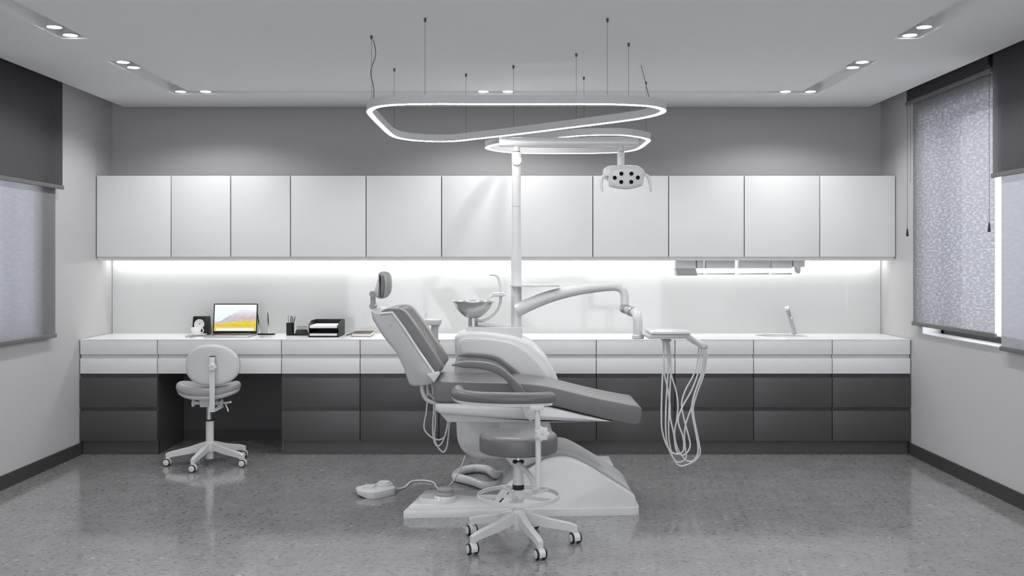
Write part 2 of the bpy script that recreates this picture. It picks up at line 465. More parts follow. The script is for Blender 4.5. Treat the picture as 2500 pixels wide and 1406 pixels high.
# ceiling panel: hangs clear of all four walls, recessed light slots cut into it
G = .159; SW = .075
sx0, sx1, sy0, sy1 = -2.515, 2.265, .245, 7.555
slots = [(sx0 - SW, sx1 + SW, sy1 - SW, sy1 + SW), (sx0 - SW, sx1 + SW, sy0 - SW, sy0 + SW)]
for sx in (sx0, sx1):
    slots += [(sx - SW, sx + SW, 6.36, sy1), (sx - SW, sx + SW, sy0, 1.44), (sx - SW, sx + SW, 2.075, 5.725)]
def ceiling_mesh():
    bm = bm_new()
    xs = sorted({XL + G, XR - G} | {v for s in slots for v in s[:2]}); ys = sorted({YF + G, YB - G} | {v for s in slots for v in s[2:]})
    inside = lambda x, y: any(s[0] < x < s[1] and s[2] < y < s[3] for s in slots)
    cell = {}
    for i in range(len(xs) - 1):
        for j in range(len(ys) - 1):
            cell[i, j] = inside((xs[i] + xs[i + 1]) / 2, (ys[j] + ys[j + 1]) / 2)
    H2 = HC + .07
    def quad(*p): bm.faces.new([bm.verts.new(q) for q in p])
    for (i, j), s in cell.items():
        z = H2 if s else HC
        quad((xs[i], ys[j], z), (xs[i + 1], ys[j], z), (xs[i + 1], ys[j + 1], z), (xs[i], ys[j + 1], z))
        for di, dj, e in ((1, 0, ((xs[i + 1], ys[j]), (xs[i + 1], ys[j + 1]))), (0, 1, ((xs[i], ys[j + 1]), (xs[i + 1], ys[j + 1])))):
            o = cell.get((i + di, j + dj))
            if o is not None and o != s:
                (ax, ay), (bx, by) = e; quad((ax, ay, HC), (bx, by, HC), (bx, by, H2), (ax, ay, H2))
    x0, x1, y0, y1 = xs[0], xs[-1], ys[0], ys[-1]; T = HC + .12
    for (ax, ay), (bx, by) in (((x0, y0), (x1, y0)), ((x1, y0), (x1, y1)), ((x1, y1), (x0, y1)), ((x0, y1), (x0, y0))):
        quad((ax, ay, HC), (bx, by, HC), (bx, by, T), (ax, ay, T))
    quad((x0, y0, T), (x1, y0, T), (x1, y1, T), (x0, y1, T))
    return bm
bm = ceiling_mesh(); box(bm, XL - .3, XR + .3, YF - .2, YB + .2, 3.0, 3.1)
struct('ceiling', bm, 'ceiling')
for side, x0, x1 in (('left', XL, XL + .014), ('right', XR - .014, XR)):
    bm = bm_new(); box(bm, x0, x1, YF, CF + .06, 0, .094); struct('baseboard_' + side, bm, 'base')
bm = bm_new(); box(bm, XL + .6, -1.8, YB - .014, YB, 0, .094); struct('baseboard_back', bm, 'base')

# windows
for k, side in ((1, 'left'), (2, 'right')):
    a, b = WIN[side]; s = -1 if side == 'left' else 1; xw = XL if s < 0 else XR
    xf = xw + s * .143; bm = bm_new()
    def fr(y0, y1, z0, z1): box(bm, min(xf, xf + s * .06), max(xf, xf + s * .06), y0, y1, z0, z1)
    fr(a, b, WZ0, WZ0 + .045); fr(a, b, WZ1 - .05, WZ1); fr(a, a + .05, WZ0, WZ1); fr(b - .05, b, WZ0, WZ1)
    for q in ((5.6,) if s > 0 else (5.2,)): fr(q - .03, q + .03, WZ0, WZ1)
    w = obj('window_%d' % k, bm, M['base'], smooth=0); w['kind'] = 'structure'
    bm = bm_new(); box(bm, xf + s * .025, xf + s * .031, a + .03, b - .03, WZ0 + .03, WZ1 - .03)
    g = obj('pane', bm, 'pane', w, smooth=0)
    bm = bm_new(); box(bm, min(xw + s * .003, xf), max(xw + s * .003, xf), a, b, WZ0 - .004, WZ0 + .006)
    q = obj('window_sill', bm, 'top', w, smooth=0)
    bm = bm_new(); box(bm, min(xw + s * .003, xf), max(xw + s * .003, xf), b - .004, b + .001, WZ0, WZ1); obj('reveal_lining', bm, 'top', w, smooth=0)

# ------------------------------------------------------------------ downlights
lamps = []
for dx in (-.093, .093):
    lamps += [(-.125 + dx, sy1, 'centre', dx)]
for sx, s, w in ((sx0, 1, 'left'), (sx1, -1, 'right')):
    lamps += [(sx, sy1, w + 'corner', 0), (sx + s * .19, sy1, w + 'corner', 1),
              (sx, 6.613, w + 'side', 0), (sx, 6.437, w + 'side', 1), (sx, 5.668, w + 'near', 0), (sx, 5.470, w + 'near', 1)]
added_near_lamps = [(sx, y) for sx in (sx0, sx1) for y in (3.99, 3.80, 2.33, 2.13, 1.36, 1.187, sy0)] + [(-.125 + d, sy0) for d in (-.093, .093)]  # unseen lamps added nearer the camera to brighten room and foreground floor
LBL = {}
def dl_label(key, i):
    if key == 'centre': return 'round downlight in middle of back ceiling slot, %s of the pair' % ('left' if i < 0 else 'right')
    side = 'left' if key.startswith('left') else 'right'
    if key.endswith('corner'):
        return 'round downlight %s of the back ceiling slot' % (('at the far %s corner' % side) if i == 0 else ('beside the far %s corner lamp' % side))
    if key.endswith('side'):
        return 'round downlight at end of the far %s slot leg, %s of its pair' % (side, 'farther' if i == 0 else 'nearer')
    return 'round downlight in the nearest %s ceiling slot, %s of its pair' % (side, 'farther' if i == 0 else 'nearer')
SPOT_E = 6.3
def make_downlight(x, y, label):
    t = thing('downlight', (x, y, HC + .07), label, 'ceiling light', 'recessed ceiling downlights')
    bm = bm_new(); lathe(bm, [(.040, .0), (.040, -.056), (.046, -.06), (.046, -.064), (.0385, -.064), (.0385, -.058)], (x, y, HC + .07), 28, close=False)
    obj('housing', bm, 'plast2', t)
    bm = bm_new(); lathe(bm, [(.001, -.0585), (.0385, -.0585), (.0385, -.0625), (.001, -.0625)], (x, y, HC + .07), 28)
    obj('lens', bm, 'disc', t)
    ld = bpy.data.lights.new('downlight_beam', 'SPOT'); ld.energy = SPOT_E; ld.spot_size = math.radians(150); ld.spot_blend = .35; ld.shadow_soft_size = .035
    lo = bpy.data.objects.new('beam', ld); C.objects.link(lo); lo.parent = t; lo.location = (0, 0, -.07)
    return t
first = None
for x, y, key, i in lamps:
    lb = dl_label(key, i)
    if first is None: first = make_downlight(x, y, lb)
    else:
        c = copy_tree(first); c.location = (x, y, HC + .07); c['label'] = lb
for k, (x, y) in enumerate(added_near_lamps):
    c = copy_tree(first); c.location = (x, y, HC + .07)
    c['label'] = 'added round downlight in the unseen ceiling slots overhead'; c['group'] = 'added downlights over the viewer'

# ------------------------------------------------------------------ wall cabinets
UF = 8.08; UZ0, UZ1 = 1.548, 2.2065
us = [234, 417.5, 563, 709, 893.5, 1078, 1263, 1447.5, 1632.5, 1817, 2001.5, 2186.5]
ORD = ['first', 'second', 'third', 'fourth', 'fifth', 'sixth', 'seventh', 'eighth', 'ninth', 'tenth', 'eleventh']
for i in range(11):
    x0, x1 = [(u - CX) * UF / F for u in us[i:i + 2]]
    if i == 0: x0 = max(x0, XL + .006)
    if i in (1, 2): lb = 'narrow white wall cabinet, %s of two, %s from the left wall' % ('left' if i == 1 else 'right', ORD[i])
    elif i < 6: lb = 'wide white wall cabinet with flat door, %s from the left wall' % ORD[i]
    elif i == 10: lb = 'wide white wall cabinet with flat door, next to the right wall'
    else: lb = 'wide white wall cabinet with flat door, %s from the right wall' % ORD[10 - i]
    t = thing('wall_cabinet', ((x0 + x1) / 2, UF + .17, UZ0), lb, 'cabinet', 'row of white wall cabinets')
    bm = bm_new(); box(bm, x0 + .001, x1 - .001, UF + .022, YB - .002, UZ0 + .004, UZ1 - .004); obj('carcass', bm, 'gap', t, smooth=0)
    bm = bm_new(); box(bm, x0 + .0035, x1 - .0035, UF, UF + .019, UZ0, UZ1, .0015); obj('door', bm, 'cab', t)
t = thing('cabinet_light_rail', (-.13, UF + .15, 1.518), 'long pale rail with glowing strip running under the wall cabinets', 'light rail')
bm = bm_new(); box(bm, XL + .012, XR - .014, UF + .014, UF + .03, 1.5185, 1.5475); box(bm, XL + .012, XR - .014, UF + .03, YB - .012, 1.536, 1.5475)
obj('rail', bm, 'chan', t, smooth=0)
bm = bm_new(); box(bm, XL + .03, XR - .03, YB - .10, YB - .07, 1.526, 1.5355); obj('light_strip', bm, 'led2', t, smooth=0)

# backsplash
bm = bm_new(); box(bm, XL + .004, XR - .004, YB - .010, YB - .0015, .9028, 1.5335); tag(obj('backsplash', bm, 'splash', smooth=0), 'glossy white glass backsplash between worktop and wall cabinets', 'backsplash')

# ------------------------------------------------------------------ base cabinets and worktop
K = CF / F
def zz(y): return ZC - (y - CY) * K
ls = [193, 384, 687, 879, 1071.5, 1264, 1456, 1648, 1840, 2032, 2224]
lx = [(u - CX) * K for u in ls]; lx[0] = XL + .006; lx[-1] = 3.112
Z = dict(top=zz(828.5), a1=zz(829.9), a0=zz(865), b1=zz(875), b0=zz(912), c1=zz(922), c0=zz(994), d1=zz(1003), d0=zz(1076.5))
for i in range(10):
    x0, x1 = lx[i], lx[i + 1]; desk = (i == 1)
    if i == 0: lb = 'base cabinet of two white and two charcoal drawers against left wall'
    elif desk: lb = 'desk unit of two wide white drawers above the dark knee space'
    elif i == 9: lb = 'base cabinet of white and charcoal drawers against the right wall'
    elif i in (2, 3, 4): lb = 'base cabinet of white and charcoal drawers, %s right of the knee space' % ORD[i - 2]
    else: lb = 'base cabinet of white and charcoal drawers, %s from the right wall' % ORD[9 - i]
    t = thing('desk_drawer_unit' if desk else 'base_cabinet', ((x0 + x1) / 2, CF + .3, Z['b0'] if desk else 0), lb, 'cabinet', None if desk else 'row of base cabinets')
    g = .0028
    bm = bm_new(); box(bm, x0 + .001, x1 - .001, CF + .045, YB - .016, (Z['b0'] + .006) if desk else .1, .77 if i == 8 else Z['a1'] - .001)
    obj('carcass', bm, 'gap' if not desk else 'gap', t, smooth=0)
    bm = bm_new(); box(bm, x0 + .003, x1 - .003, CF + .022, CF + .045, Z['b1'] - .02, Z['a0'] + .02); obj('finger_channel', bm, 'chan', t, smooth=0)
    for z1, z0, m_, lab in ((Z['a1'], Z['a0'], 'cab', None), (Z['b1'], Z['b0'], 'cab', None), (Z['c1'], Z['c0'], 'dark', 'charcoal drawer front'), (Z['d1'], Z['d0'], 'dark', 'charcoal drawer front')):
        if desk and m_ == 'dark': continue
        bm = bm_new(); box(bm, x0 + g, x1 - g, CF, CF + .019, z0, z1, .0015); obj('drawer', bm, m_, t, label=lab)
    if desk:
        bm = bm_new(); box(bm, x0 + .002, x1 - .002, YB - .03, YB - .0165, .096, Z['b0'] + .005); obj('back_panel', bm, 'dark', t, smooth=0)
    if not desk:
        bm = bm_new(); box(bm, x0 + .003, x1 - .003, CF + .024, CF + .045, Z['d1'] - .02, Z['b0'] - .001); obj('dark_channel', bm, 'dark', t, smooth=0)
        bm = bm_new(); box(bm, x0 + (.012 if i == 0 else 0.0), x1 - (.012 if i in (9,) else 0.0), CF + .03, CF + .045, 0, Z['d0'] + .002); obj('plinth', bm, 'dark', t, smooth=0)
        if i in (0, 2):
            xa = x1 - .018 if i == 0 else x0
            bm = bm_new(); box(bm, xa, xa + .018, CF + .021, YB - .016, .0, Z['b0'] - .001); obj('side_panel', bm, 'dark', t, smooth=0)
# worktop with a round hole for the basin
SKX, SKY, SKR = 2.19, 8.11, .20
def worktop():
    bm = bm_new(); z0, z1 = Z['a1'] + .0005, .9027
    x0, x1, y0, y1 = XL + .005, 3.113, CF - .002, YB - .001; N = 48
    def ring(z): return [bm.verts.new((SKX + SKR * math.cos(2 * PI * j / N), SKY + SKR * math.sin(2 * PI * j / N), z)) for j in range(N)]
    def sq(z):
        out = []
        for j in range(N):
            a = 2 * PI * j / N; c, s = math.cos(a), math.sin(a)
            q = min(abs(.24 / c) if abs(c) > 1e-6 else 9, abs(.24 / s) if abs(s) > 1e-6 else 9)
            out.append(bm.verts.new((SKX + c * q, SKY + s * q, z)))
        return out
    for z in (z0, z1):
        a, b = ring(z), sq(z)
        for j in range(N):
            k = (j + 1) % N; bm.faces.new((a[j], a[k], b[k], b[j]))
        X = [x0, SKX - .24, SKX + .24, x1]; Yv = [y0, SKY - .24, SKY + .24, y1]
        for i in range(3):
            for j in range(3):
                if i == j == 1: continue
                bm.faces.new([bm.verts.new(p) for p in ((X[i], Yv[j], z), (X[i + 1], Yv[j], z), (X[i + 1], Yv[j + 1], z), (X[i], Yv[j + 1], z))])
    a, b = ring(z0), ring(z1)
    for j in range(N):
        k = (j + 1) % N; bm.faces.new((a[j], a[k], b[k], b[j]))
    for p, q in (((x0, y0), (x1, y0)), ((x1, y0), (x1, y1)), ((x1, y1), (x0, y1)), ((x0, y1), (x0, y0))):
        bm.faces.new([bm.verts.new(v) for v in ((*p, z0), (*q, z0), (*q, z1), (*p, z1))])
    return bm
tag(obj('worktop', worktop(), 'top', smooth=0), 'long white worktop running the full back wall over the drawers', 'worktop')
t = thing('sink', (SKX, SKY, .78), 'round white inset sink in the right part of the worktop', 'sink')
bm = bm_new(); lathe(bm, [(SKR - .003, .9), (SKR - .006, .87), (.165, .815), (.09, .795), (.025, .79), (.025, .784), (.10, .788), (.175, .81), (SKR - .001, .86), (SKR - .001, .9)], (SKX, SKY, 0), 48, close=False); obj('basin', bm, 'ceram', t)
bm = bm_new(); lathe(bm, [(SKR - .014, .9045), (SKR - .01, .908), (SKR + .008, .908), (SKR + .012, .9032), (SKR - .01, .9032)], (SKX, SKY, 0), 48, close=False); obj('rim', bm, 'ceram', t)
bm = bm_new(); lathe(bm, [(.001, .7985), (.022, .7985), (.026, .794), (.001, .792)], (SKX, SKY, 0), 24); obj('drain', bm, 'chrome', t)
TB = P(1941, 819, 8.25); TB.z = .9029
t = thing('sink_tap', TB, 'slanting chrome mixer tap standing beside the round sink', 'tap')
ta, tb2 = TB.copy(), P(1922, 753, 8.17)
bm = bm_new(); lathe(bm, [(.001, 0), (.03, 0), (.03, .008), (.024, .012), (.001, .012)], TB, 24); obj('base_ring', bm, 'chrome', t)
bm = bm_new(); tube(bm, [ta, ta + (tb2 - ta) * .96], .0165, 20, smooth=False); obj('body', bm, 'steel', t)
d = (tb2 - ta).normalized(); bm = bm_new(); tube(bm, [tb2 - d * .008, tb2 + d * .012], .019, 24, smooth=False, cap_round=False); obj('lever_cap', bm, 'chrome', t)
q = ta + (tb2 - ta) * .72; bm = bm_new(); tube(bm, [q, q + Vector((-.012, -.10, -.012)), q + Vector((-.016, -.135, -.025))], .0105, 14); obj('spout', bm, 'steel', t)

# ------------------------------------------------------------------ dispensers under the wall cabinets
def dispenser(x0, x1, y0, y1, label, kind):
    Yd = 8.16; a, b = P(x0, y1, Yd), P(x1, y0, Yd); zt = 1.5355
    t = thing('under_cabinet_dispenser', ((a.x + b.x) / 2, Yd + .06, a.z), label, 'dispenser', 'dispensers under the wall cabinets')
    bm = bm_new(); box(bm, a.x, b.x, Yd, Yd + .13, a.z, zt, .003); obj('box', bm, 'chan', t)
    if kind == 'tray':
        z0 = P(0, 670, Yd).z
        bm = bm_new()
        box(bm, a.x + .003, b.x - .003, Yd + .01, Yd + .12, z0, z0 + .005)
        box(bm, a.x + .003, a.x + .007, Yd + .01, Yd + .12, z0, a.z); box(bm, b.x - .007, b.x - .003, Yd + .01, Yd + .12, z0, a.z)
        obj('clear_tray', bm, 'acryl', t, smooth=0)
        bm = bm_new(); box(bm, a.x + .002, b.x - .002, Yd, Yd + .01, z0, z0 + .011, .002); obj('tray_lip', bm, 'alu', t)
    return t
t = dispenser(1649, 1699, 636, 655, 'paper towel dispenser with flared dark mouth, leftmost under wall cabinets', 'towel')
bm = bm_new(); pr = [P(x, y, 8.165) for x, y in ((1650, 655), (1698, 655), (1703, 673), (1653, 673))]
loft(bm, [[p for p in pr], [p + Vector((0, .11, 0)) for p in pr]]); obj('mouth', bm, 'grey_p', t, smooth=0)
dispenser(1702, 1718, 636, 655, 'narrow box dispenser with clear tray beside the paper towel dispenser', 'tray')
dispenser(1724, 1795, 636, 655, 'wide box dispenser with clear tray, left of the two wide ones', 'tray')
dispenser(1806, 1878, 636, 655, 'wide box dispenser with clear tray, right of the two wide ones', 'tray')
dispenser(1884, 1934, 636, 655, 'middling box dispenser with clear tray beside the soap dispenser', 'tray')
t = dispenser(1937, 1965, 636, 652, 'soap dispenser with chrome nozzle, rightmost under the wall cabinets', 'soap')
n0 = P(1947, 652, 8.2); bm = bm_new(); lathe(bm, [(.001, 0), (.03, 0), (.026, -.03), (.02, -.05), (.001, -.05)], n0, 24); obj('nozzle', bm, 'chrome', t)

# ------------------------------------------------------------------ roller blinds
def blinds(side, y0, y1, zdark, zsheer, lab_d, lab_s, cords=(), gd=None, gs=None, sheer='sheer'):
    s = 1 if side == 'left' else -1; xw = XL if side == 'left' else XR
    out = []
    for nm, off, zb, ya, yb_, m_, lab, cat, grp in (('blackout_blind', .070, zdark, y0, y1, 'blackout', lab_d, 'blind', gd), ('screen_blind', .038, zsheer, y0 + .012, y1 - .045, sheer, lab_s, 'blind', gs)):
        x = xw + s * off
        t = thing(nm, (x, (ya + yb_) / 2, zb), lab, cat, grp)
        bm = bm_new(); N = 24
        r1 = [Vector((x, ya + (yb_ - ya) * i / N, zb + .02)) for i in range(N + 1)]; r2 = [Vector((x, p.y, 2.9)) for p in r1]
        loft(bm, [r1, r2], closed=False); obj('fabric', bm, m_, t)
        bm = bm_new(); box(bm, x - .011, x + .011, ya - .006, yb_ + .006, zb, zb + .030, .006, 3); obj('bottom_bar', bm, 'rail', t)
        bm = bm_new(); cyl(bm, (x, ya, 2.93), (x, yb_, 2.93), .0145); obj('roller', bm, 'rail', t)
        if nm == 'blackout_blind':
            for ye in (((ya - .012),) if side == 'right' else ()):
                bm = bm_new(); pr = rrect(.05, .22, .022); 
                prism(bm, [(x + a, 2.86 + b) for a, b in pr], ye - .005, ye + .005, 0); obj('bracket', bm, 'black', t)
            for (cy_, zend, kind) in cords:
                xc = x + s * .006
                if kind == 'cone':
                    bm = bm_new(); cyl(bm, (xc, cy_, zend + .05), (xc, cy_, 2.95), .0016, 6); q = obj('pull_cord', bm, 'wire', t)
                    bm = bm_new(); lathe(bm, [(.001, .06), (.004, .06), (.010, .005), (.009, 0), (.001, 0)], (xc, cy_, zend), 16); obj('cord_weight', bm, 'rubber', q)
                else:
                    bm = bm_new(); z = zend
                    while z < 2.75:
                        lathe(bm, [(.0006, -.003), (.0026, -.0015), (.0026, .0015), (.0006, .003)], (xc - s * .012, cy_, z), 6); z += .011
                    obj('bead_chain', bm, 'wire', t)
        out.append(t)
    return out
blinds('left', 5.98, 7.33, 2.04, .955, 'charcoal blackout blind lowered partway over the left window', 'sheer grey screen blind hanging full length at the left window')
blinds('right', 6.335, 7.69, 2.712, 1.022, 'charcoal blackout blind rolled up high beside the right wall cabinets', 'sheer grey screen blind stopping short of the right window sill',
       cords=((7.66, ZC - (577 - CY) * 7.66 / F, 'cone'), (7.63, ZC - (445 - CY) * 7.63 / F, 'bead'), (6.345, ZC - (566 - CY) * 6.345 / F, 'cone')), sheer='crinkle')
blinds('right', 4.96, 6.312, 2.04, .95, 'charcoal blackout blind lowered partway at the right edge of the room', 'sheer grey screen blind hanging full length nearest on the right')
for side, a, b in (('left', 4.60, 5.95), ('left', 3.22, 4.57), ('right', 3.58, 4.93)):
    blinds(side, a, b, 2.04, .955, 'charcoal blackout blind nearer than the picture shows', 'sheer screen blind nearer than the picture shows', gd='blackout blinds outside the picture', gs='screen blinds outside the picture')

# ------------------------------------------------------------------ pendant loop lamps
def loop_lamp(pix, H, w, label, hang, cable, led='led'):
    z = ZC + H; pts = []
    for x, y in pix:
        Y = H * F / (CY - y); pts.append(Vector(((x - CX) * Y / F, Y, 0)))
    path = crom(pts, 6, True); L = len(path)
    c = sum(path, Vector((0, 0, 0))) / L
    t = thing('pendant_loop_lamp', (c.x, c.y, z), label, 'pendant lamp', 'hanging loop lamps')
    nrm = []
    for i in range(L):
        d = path[(i + 1) % L] - path[i - 1]; d.normalize(); nrm.append(Vector((-d.y, d.x, 0)))
    h = .047
    def ringset(w_, z0, z1): return [[path[i] + nrm[i] * (w_ / 2) + Vector((0, 0, z0)), path[i] + nrm[i] * (w_ / 2) + Vector((0, 0, z1)), path[i] - nrm[i] * (w_ / 2) + Vector((0, 0, z1)), path[i] - nrm[i] * (w_ / 2) + Vector((0, 0, z0))] for i in range(L)]
    bm = bm_new(); loft(bm, ringset(w, z + .001, z + h), loop=True); obj('band', bm, 'loop', t)
    bm = bm_new(); loft(bm, ringset(w - .005, z - .0006, z + .0012), loop=True); obj('light_strip', bm, led, t)
    for hx, hy in hang:
        Y = (HC - ZC) * F / (CY - hy); X = (hx - CX) * Y / F
        k = min(range(L), key=lambda i: (path[i].x - X) ** 2 + (path[i].y - Y) ** 2); p = path[k]
        bm = bm_new(); cyl(bm, (p.x, p.y, z + h - .004), (p.x, p.y, HC - .01), .0011, 6); wi = obj('hanger_wire', bm, 'wire', t)
        bm = bm_new(); lathe(bm, [(.007, 0), (.007, -.012), (.004, -.022), (.002, -.022)], (p.x, p.y, HC), 12); obj('ceiling_cap', bm, 'wire', wi)
    if cable:
        bm = bm_new(); tube(bm, cable, .0021, 8); obj('power_cable', bm, 'wire', t)
    return t
l1 = [(1007.6, 254.7), (1240, 254.6), (1483, 254.7), (1549, 257), (1588, 260), (1614, 266), (1619, 272.7), (1601, 281), (1565, 289), (1516, 296.3), (1384.8, 312.7), (1253.6, 329), (1155, 340),
      (1106, 345), (1056.8, 345.5), (1007.6, 342.6), (971.5, 336.7), (957, 330.5), (950, 325.5), (930.5, 307), (907, 282), (902, 274.5), (904, 269.5), (913, 264), (942, 258)]
def at_ceil(x, y): 
    Y = (HC - ZC) * F / (CY - y); return Vector(((x - CX) * Y / F, Y, HC))
def on_lamp(x, y, H):
    Y = H * F / (CY - y); return Vector(((x - CX) * Y / F, Y, ZC + H))
ca = at_ceil(911, 97); ce = on_lamp(912.5, 264.5, .825) + Vector((0, 0, .045))
cab1 = [ca, ca.lerp(ce, .25) + Vector((.014, 0, 0)), ca.lerp(ce, .55) + Vector((-.015, 0, 0)), ca.lerp(ce, .8) + Vector((.0, 0, 0)), ce]
t1 = loop_lamp(l1, .825, .033, 'large hanging loop lamp with glowing underside, nearest the viewer', [(904, 88), (955, 168), (1041, 52), (1161, 183), (1235, 152), (1369, 125), (1481, 52), (1554, 108)], cab1)
bm = bm_new(); tube(bm, [at_ceil(1565, 159), on_lamp(1585, 260, .825) + Vector((0, 0, .045))], .0021, 8, smooth=False); obj('power_cable', bm, 'wire', t1)
l2 = [(1219, 351), (1300, 342), (1376.6, 335), (1417.6, 331.5), (1466.8, 329.8), (1516, 330), (1548.8, 333.4), (1575, 338.5), (1583, 343), (1577, 349.5), (1565, 359), (1548.8, 366.5), (1516, 371.8), (1483, 373.4),
      (1417.6, 374.7), (1286, 374.4), (1237, 371.8), (1204, 367), (1190, 362.5), (1193, 358)]
loop_lamp(l2, .87, .035, 'smaller hanging loop lamp with glowing underside, behind the pole lamp', [(1429, 190.7), (1575, 200)], None, 'led_b')

# ------------------------------------------------------------------ dental chair
def nY(pix, Y, n=0): return prof(pix, Y, n)
ch = thing('dental_chair', (.0, 6.2, 0), 'grey reclining dental chair with white shell in the middle of room', 'dental chair')
# base
def slab(bm, plan, z0, z1, b):
    pts = [Vector(p) for p in plan]; c = sum(pts, Vector((0, 0))) / len(pts)
    w = max(p.x for p in pts) - min(p.x for p in pts); d = max(p.y for p in pts) - min(p.y for p in pts)
    def ring(z, k): return [Vector((c.x + (p.x - c.x) * (1 - 2 * k / w), c.y + (p.y - c.y) * (1 - 2 * k / d), z)) for p in pts]
    return loft(bm, [ring(z0, 0), ring(z1 - b, 0), ring(z1 - b * .3, b * .3), ring(z1, b)])
bm = bm_new(); slab(bm, [(.0, 5.893), (.70, 5.93), (.738, 5.938), (.758, 5.955), (.765, 5.99), (.765, 6.9), (0, 6.9)], 0, .045, .007)
slab(bm, [(-.639, 5.862), (.02, 5.895), (.02, 6.31), (-.545, 6.31), (-.575, 6.28)], 0, .0445, .007)
obj('base_plate', bm, 'plast', ch, smooth=30)
bm = bm_new(); slab(bm, [(-.612, 5.890), (.1, 5.925), (.1, 6.295), (-.53, 6.295), (-.555, 6.27)], .042, .068, .012); obj('base_cover', bm, 'plast', ch, smooth=30)
dm = [(1190, 1262), (1212, 1215), (1240, 1180), (1279, 1155), (1319, 1130), (1346.5, 1119), (1370.8, 1116.5), (1395, 1119), (1428.6, 1133), (1468, 1156), (1513.7, 1185), (1538, 1200), (1550, 1211), (1552, 1229), (1552, 1262)]
bm = bm_new(); q = crom([P(x, y, 5.96) for x, y in dm], 3); pr = [(v.x, max(v.z, .015)) for v in q]
prism(bm, pr, 5.95, 6.03, .012); obj('base_shroud', bm, 'plast', ch, smooth=50)
dm2 = [(1215, 1225), (1250, 1165), (1300, 1115), (1330, 1100), (1358, 1095), (1384, 1097), (1400, 1103), (1450, 1131), (1500, 1163), (1532, 1186), (1540, 1200), (1543, 1228)]
bm = bm_new(); q = crom([P(x, y, 6.2) for x, y in dm2], 3); pr = [(v.x, max(v.z, .04)) for v in q]
prism(bm, pr, 6.19, 6.62, .012); obj('lift_cover', bm, 'plast2', ch, smooth=50)
bm = bm_new(); box(bm, .1, .68, 6.66, 6.96, .044, .152, .012, 3); obj('junction_box', bm, 'plast', ch)
# lift arm
bm = bm_new(); pr = nY([(1210, 1020), (1340, 1020), (1350, 1060), (1330, 1120), (1260, 1150), (1235, 1120)], 6.1)
prism(bm, pr, 6.08, 6.42, .02); obj('lift_arm', bm, 'plast2', ch, smooth=50)
# seat underside
bm = bm_new(); pr = nY([(1060.6, 983), (1150, 984), (1260, 987), (1335, 991.5), (1343, 993), (1420, 1011.5), (1497, 1029), (1420, 1029), (1330, 1026), (1200, 1019), (1074, 1009.5), (1062, 1002)], 5.96)
prism(bm, pr, 5.945, 6.47, .02); obj('seat_frame', bm, 'plast', ch, smooth=40)
bm = bm_new(); pr = nY([(1073, 1008), (1200, 1017), (1330, 1024), (1480, 1029.5), (1380, 1031), (1200, 1031.3), (1092.5, 1031)], 5.99)
prism(bm, pr, 5.985, 6.43, .01); obj('seat_underside', bm, 'plast2', ch, smooth=40)
# seat cushion
sc = [(1061, 934), (1068, 930), (1084, 931.5), (1157, 933.5), (1265, 935.5), (1310, 939), (1351.6, 946.5), (1419, 963), (1479.6, 977), (1540, 988.5), (1561, 992), (1567, 998), (1566.7, 1018), (1562, 1033), (1550.7, 1036.5), (1524, 1033), (1497, 1027), (1420, 1008), (1344.5, 990), (1250, 984), (1150, 981), (1066, 980.5), (1061, 974)]
def seat_fn(v, t):
    e = max(0.0, (v.x - .55) / .26)                       # the foot end narrows in plan
    yc = 6.205; v.y = yc + (v.y - yc) * (1 - .05 * min(e, 1.2) ** 2)
    return v
bm = bm_new(); pr = [(v.x, v.z) for v in crom([P(x, y, 5.955) for x, y in sc], 3, True)]
prism(bm, pr, 5.945, 6.465, .010, 4, 5, seat_fn); sc_o = obj('seat_cushion', bm, 'vinyl', ch, smooth=60)
# backrest shell
bs = [(905.5, 757.5), (916, 762), (929, 767), (957, 762.5), (963, 765), (985, 799), (1030, 868), (1060.5, 911), (1073, 906), (1074, 912), (1066, 926), (1058, 936), (1045, 940), (1028, 942), (1008, 942), (1000, 938), (996.6, 931), (987.5, 902), (969, 862), (935, 820), (910, 779)]
pr = nY(bs, 5.97, 0)
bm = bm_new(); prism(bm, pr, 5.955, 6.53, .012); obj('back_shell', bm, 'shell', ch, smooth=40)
bm = bm_new(); ridge = [P(x, y, 5.955) for x, y in ((928, 766), (957.5, 763), (985, 800), (1030, 869), (1060.5, 912))]
tube(bm, [p + Vector((0, .003, 0)) for p in ridge], .0085, 10, 1, True); obj('shell_rim', bm, 'plast', ch)
bm = bm_new()
for x, y in ((952.5, 792), (1012, 877)): lathe(bm, [(.001, -.004), (.008, -.004), (.009, 0)], P(x, y, 5.955), 16, 'Y')
obj('shell_screws', bm, 'shell', ch)
# hinge bracket at the bottom of the shell
bm = bm_new(); pr = nY([(1042, 914), (1072, 906), (1073, 914), (1060, 934), (1053, 926)], 5.93); prism(bm, pr, 5.925, 5.96, .004); obj('hinge', bm, 'plast', ch)
# back cushion: two wings and a hollow between
bc = [(931, 764), (936, 756), (951, 752.7), (974, 752.5), (986, 757), (996.6, 767.5), (1030, 815), (1060, 860), (1078, 888), (1081.5, 897), (1079, 903), (1070, 908), (1056, 911), (1032, 887), (1000, 842), (972, 802), (948, 772)]
base_line = (P(960, 763, 5.97), P(1058, 907, 5.97))
dd = (base_line[1] - base_line[0]).normalized(); nn = Vector((dd.z, 0, -dd.x));  nn = nn if nn.x > 0 else -nn
def back_fn(v, t):
    k = math.exp(-((t - .5) / .24) ** 4)
    h = (v - base_line[0]).dot(nn)
    if h > 0: v -= nn * (h * .9 * k)
    return v
bm = bm_new(); pr = [(v.x, v.z) for v in crom([P(x, y, 5.99) for x, y in bc], 3, True)]
prism(bm, pr, 5.965, 6.54, .013, 4, 15, back_fn); obj('back_cushion', bm, 'vinyl', ch, smooth=70)
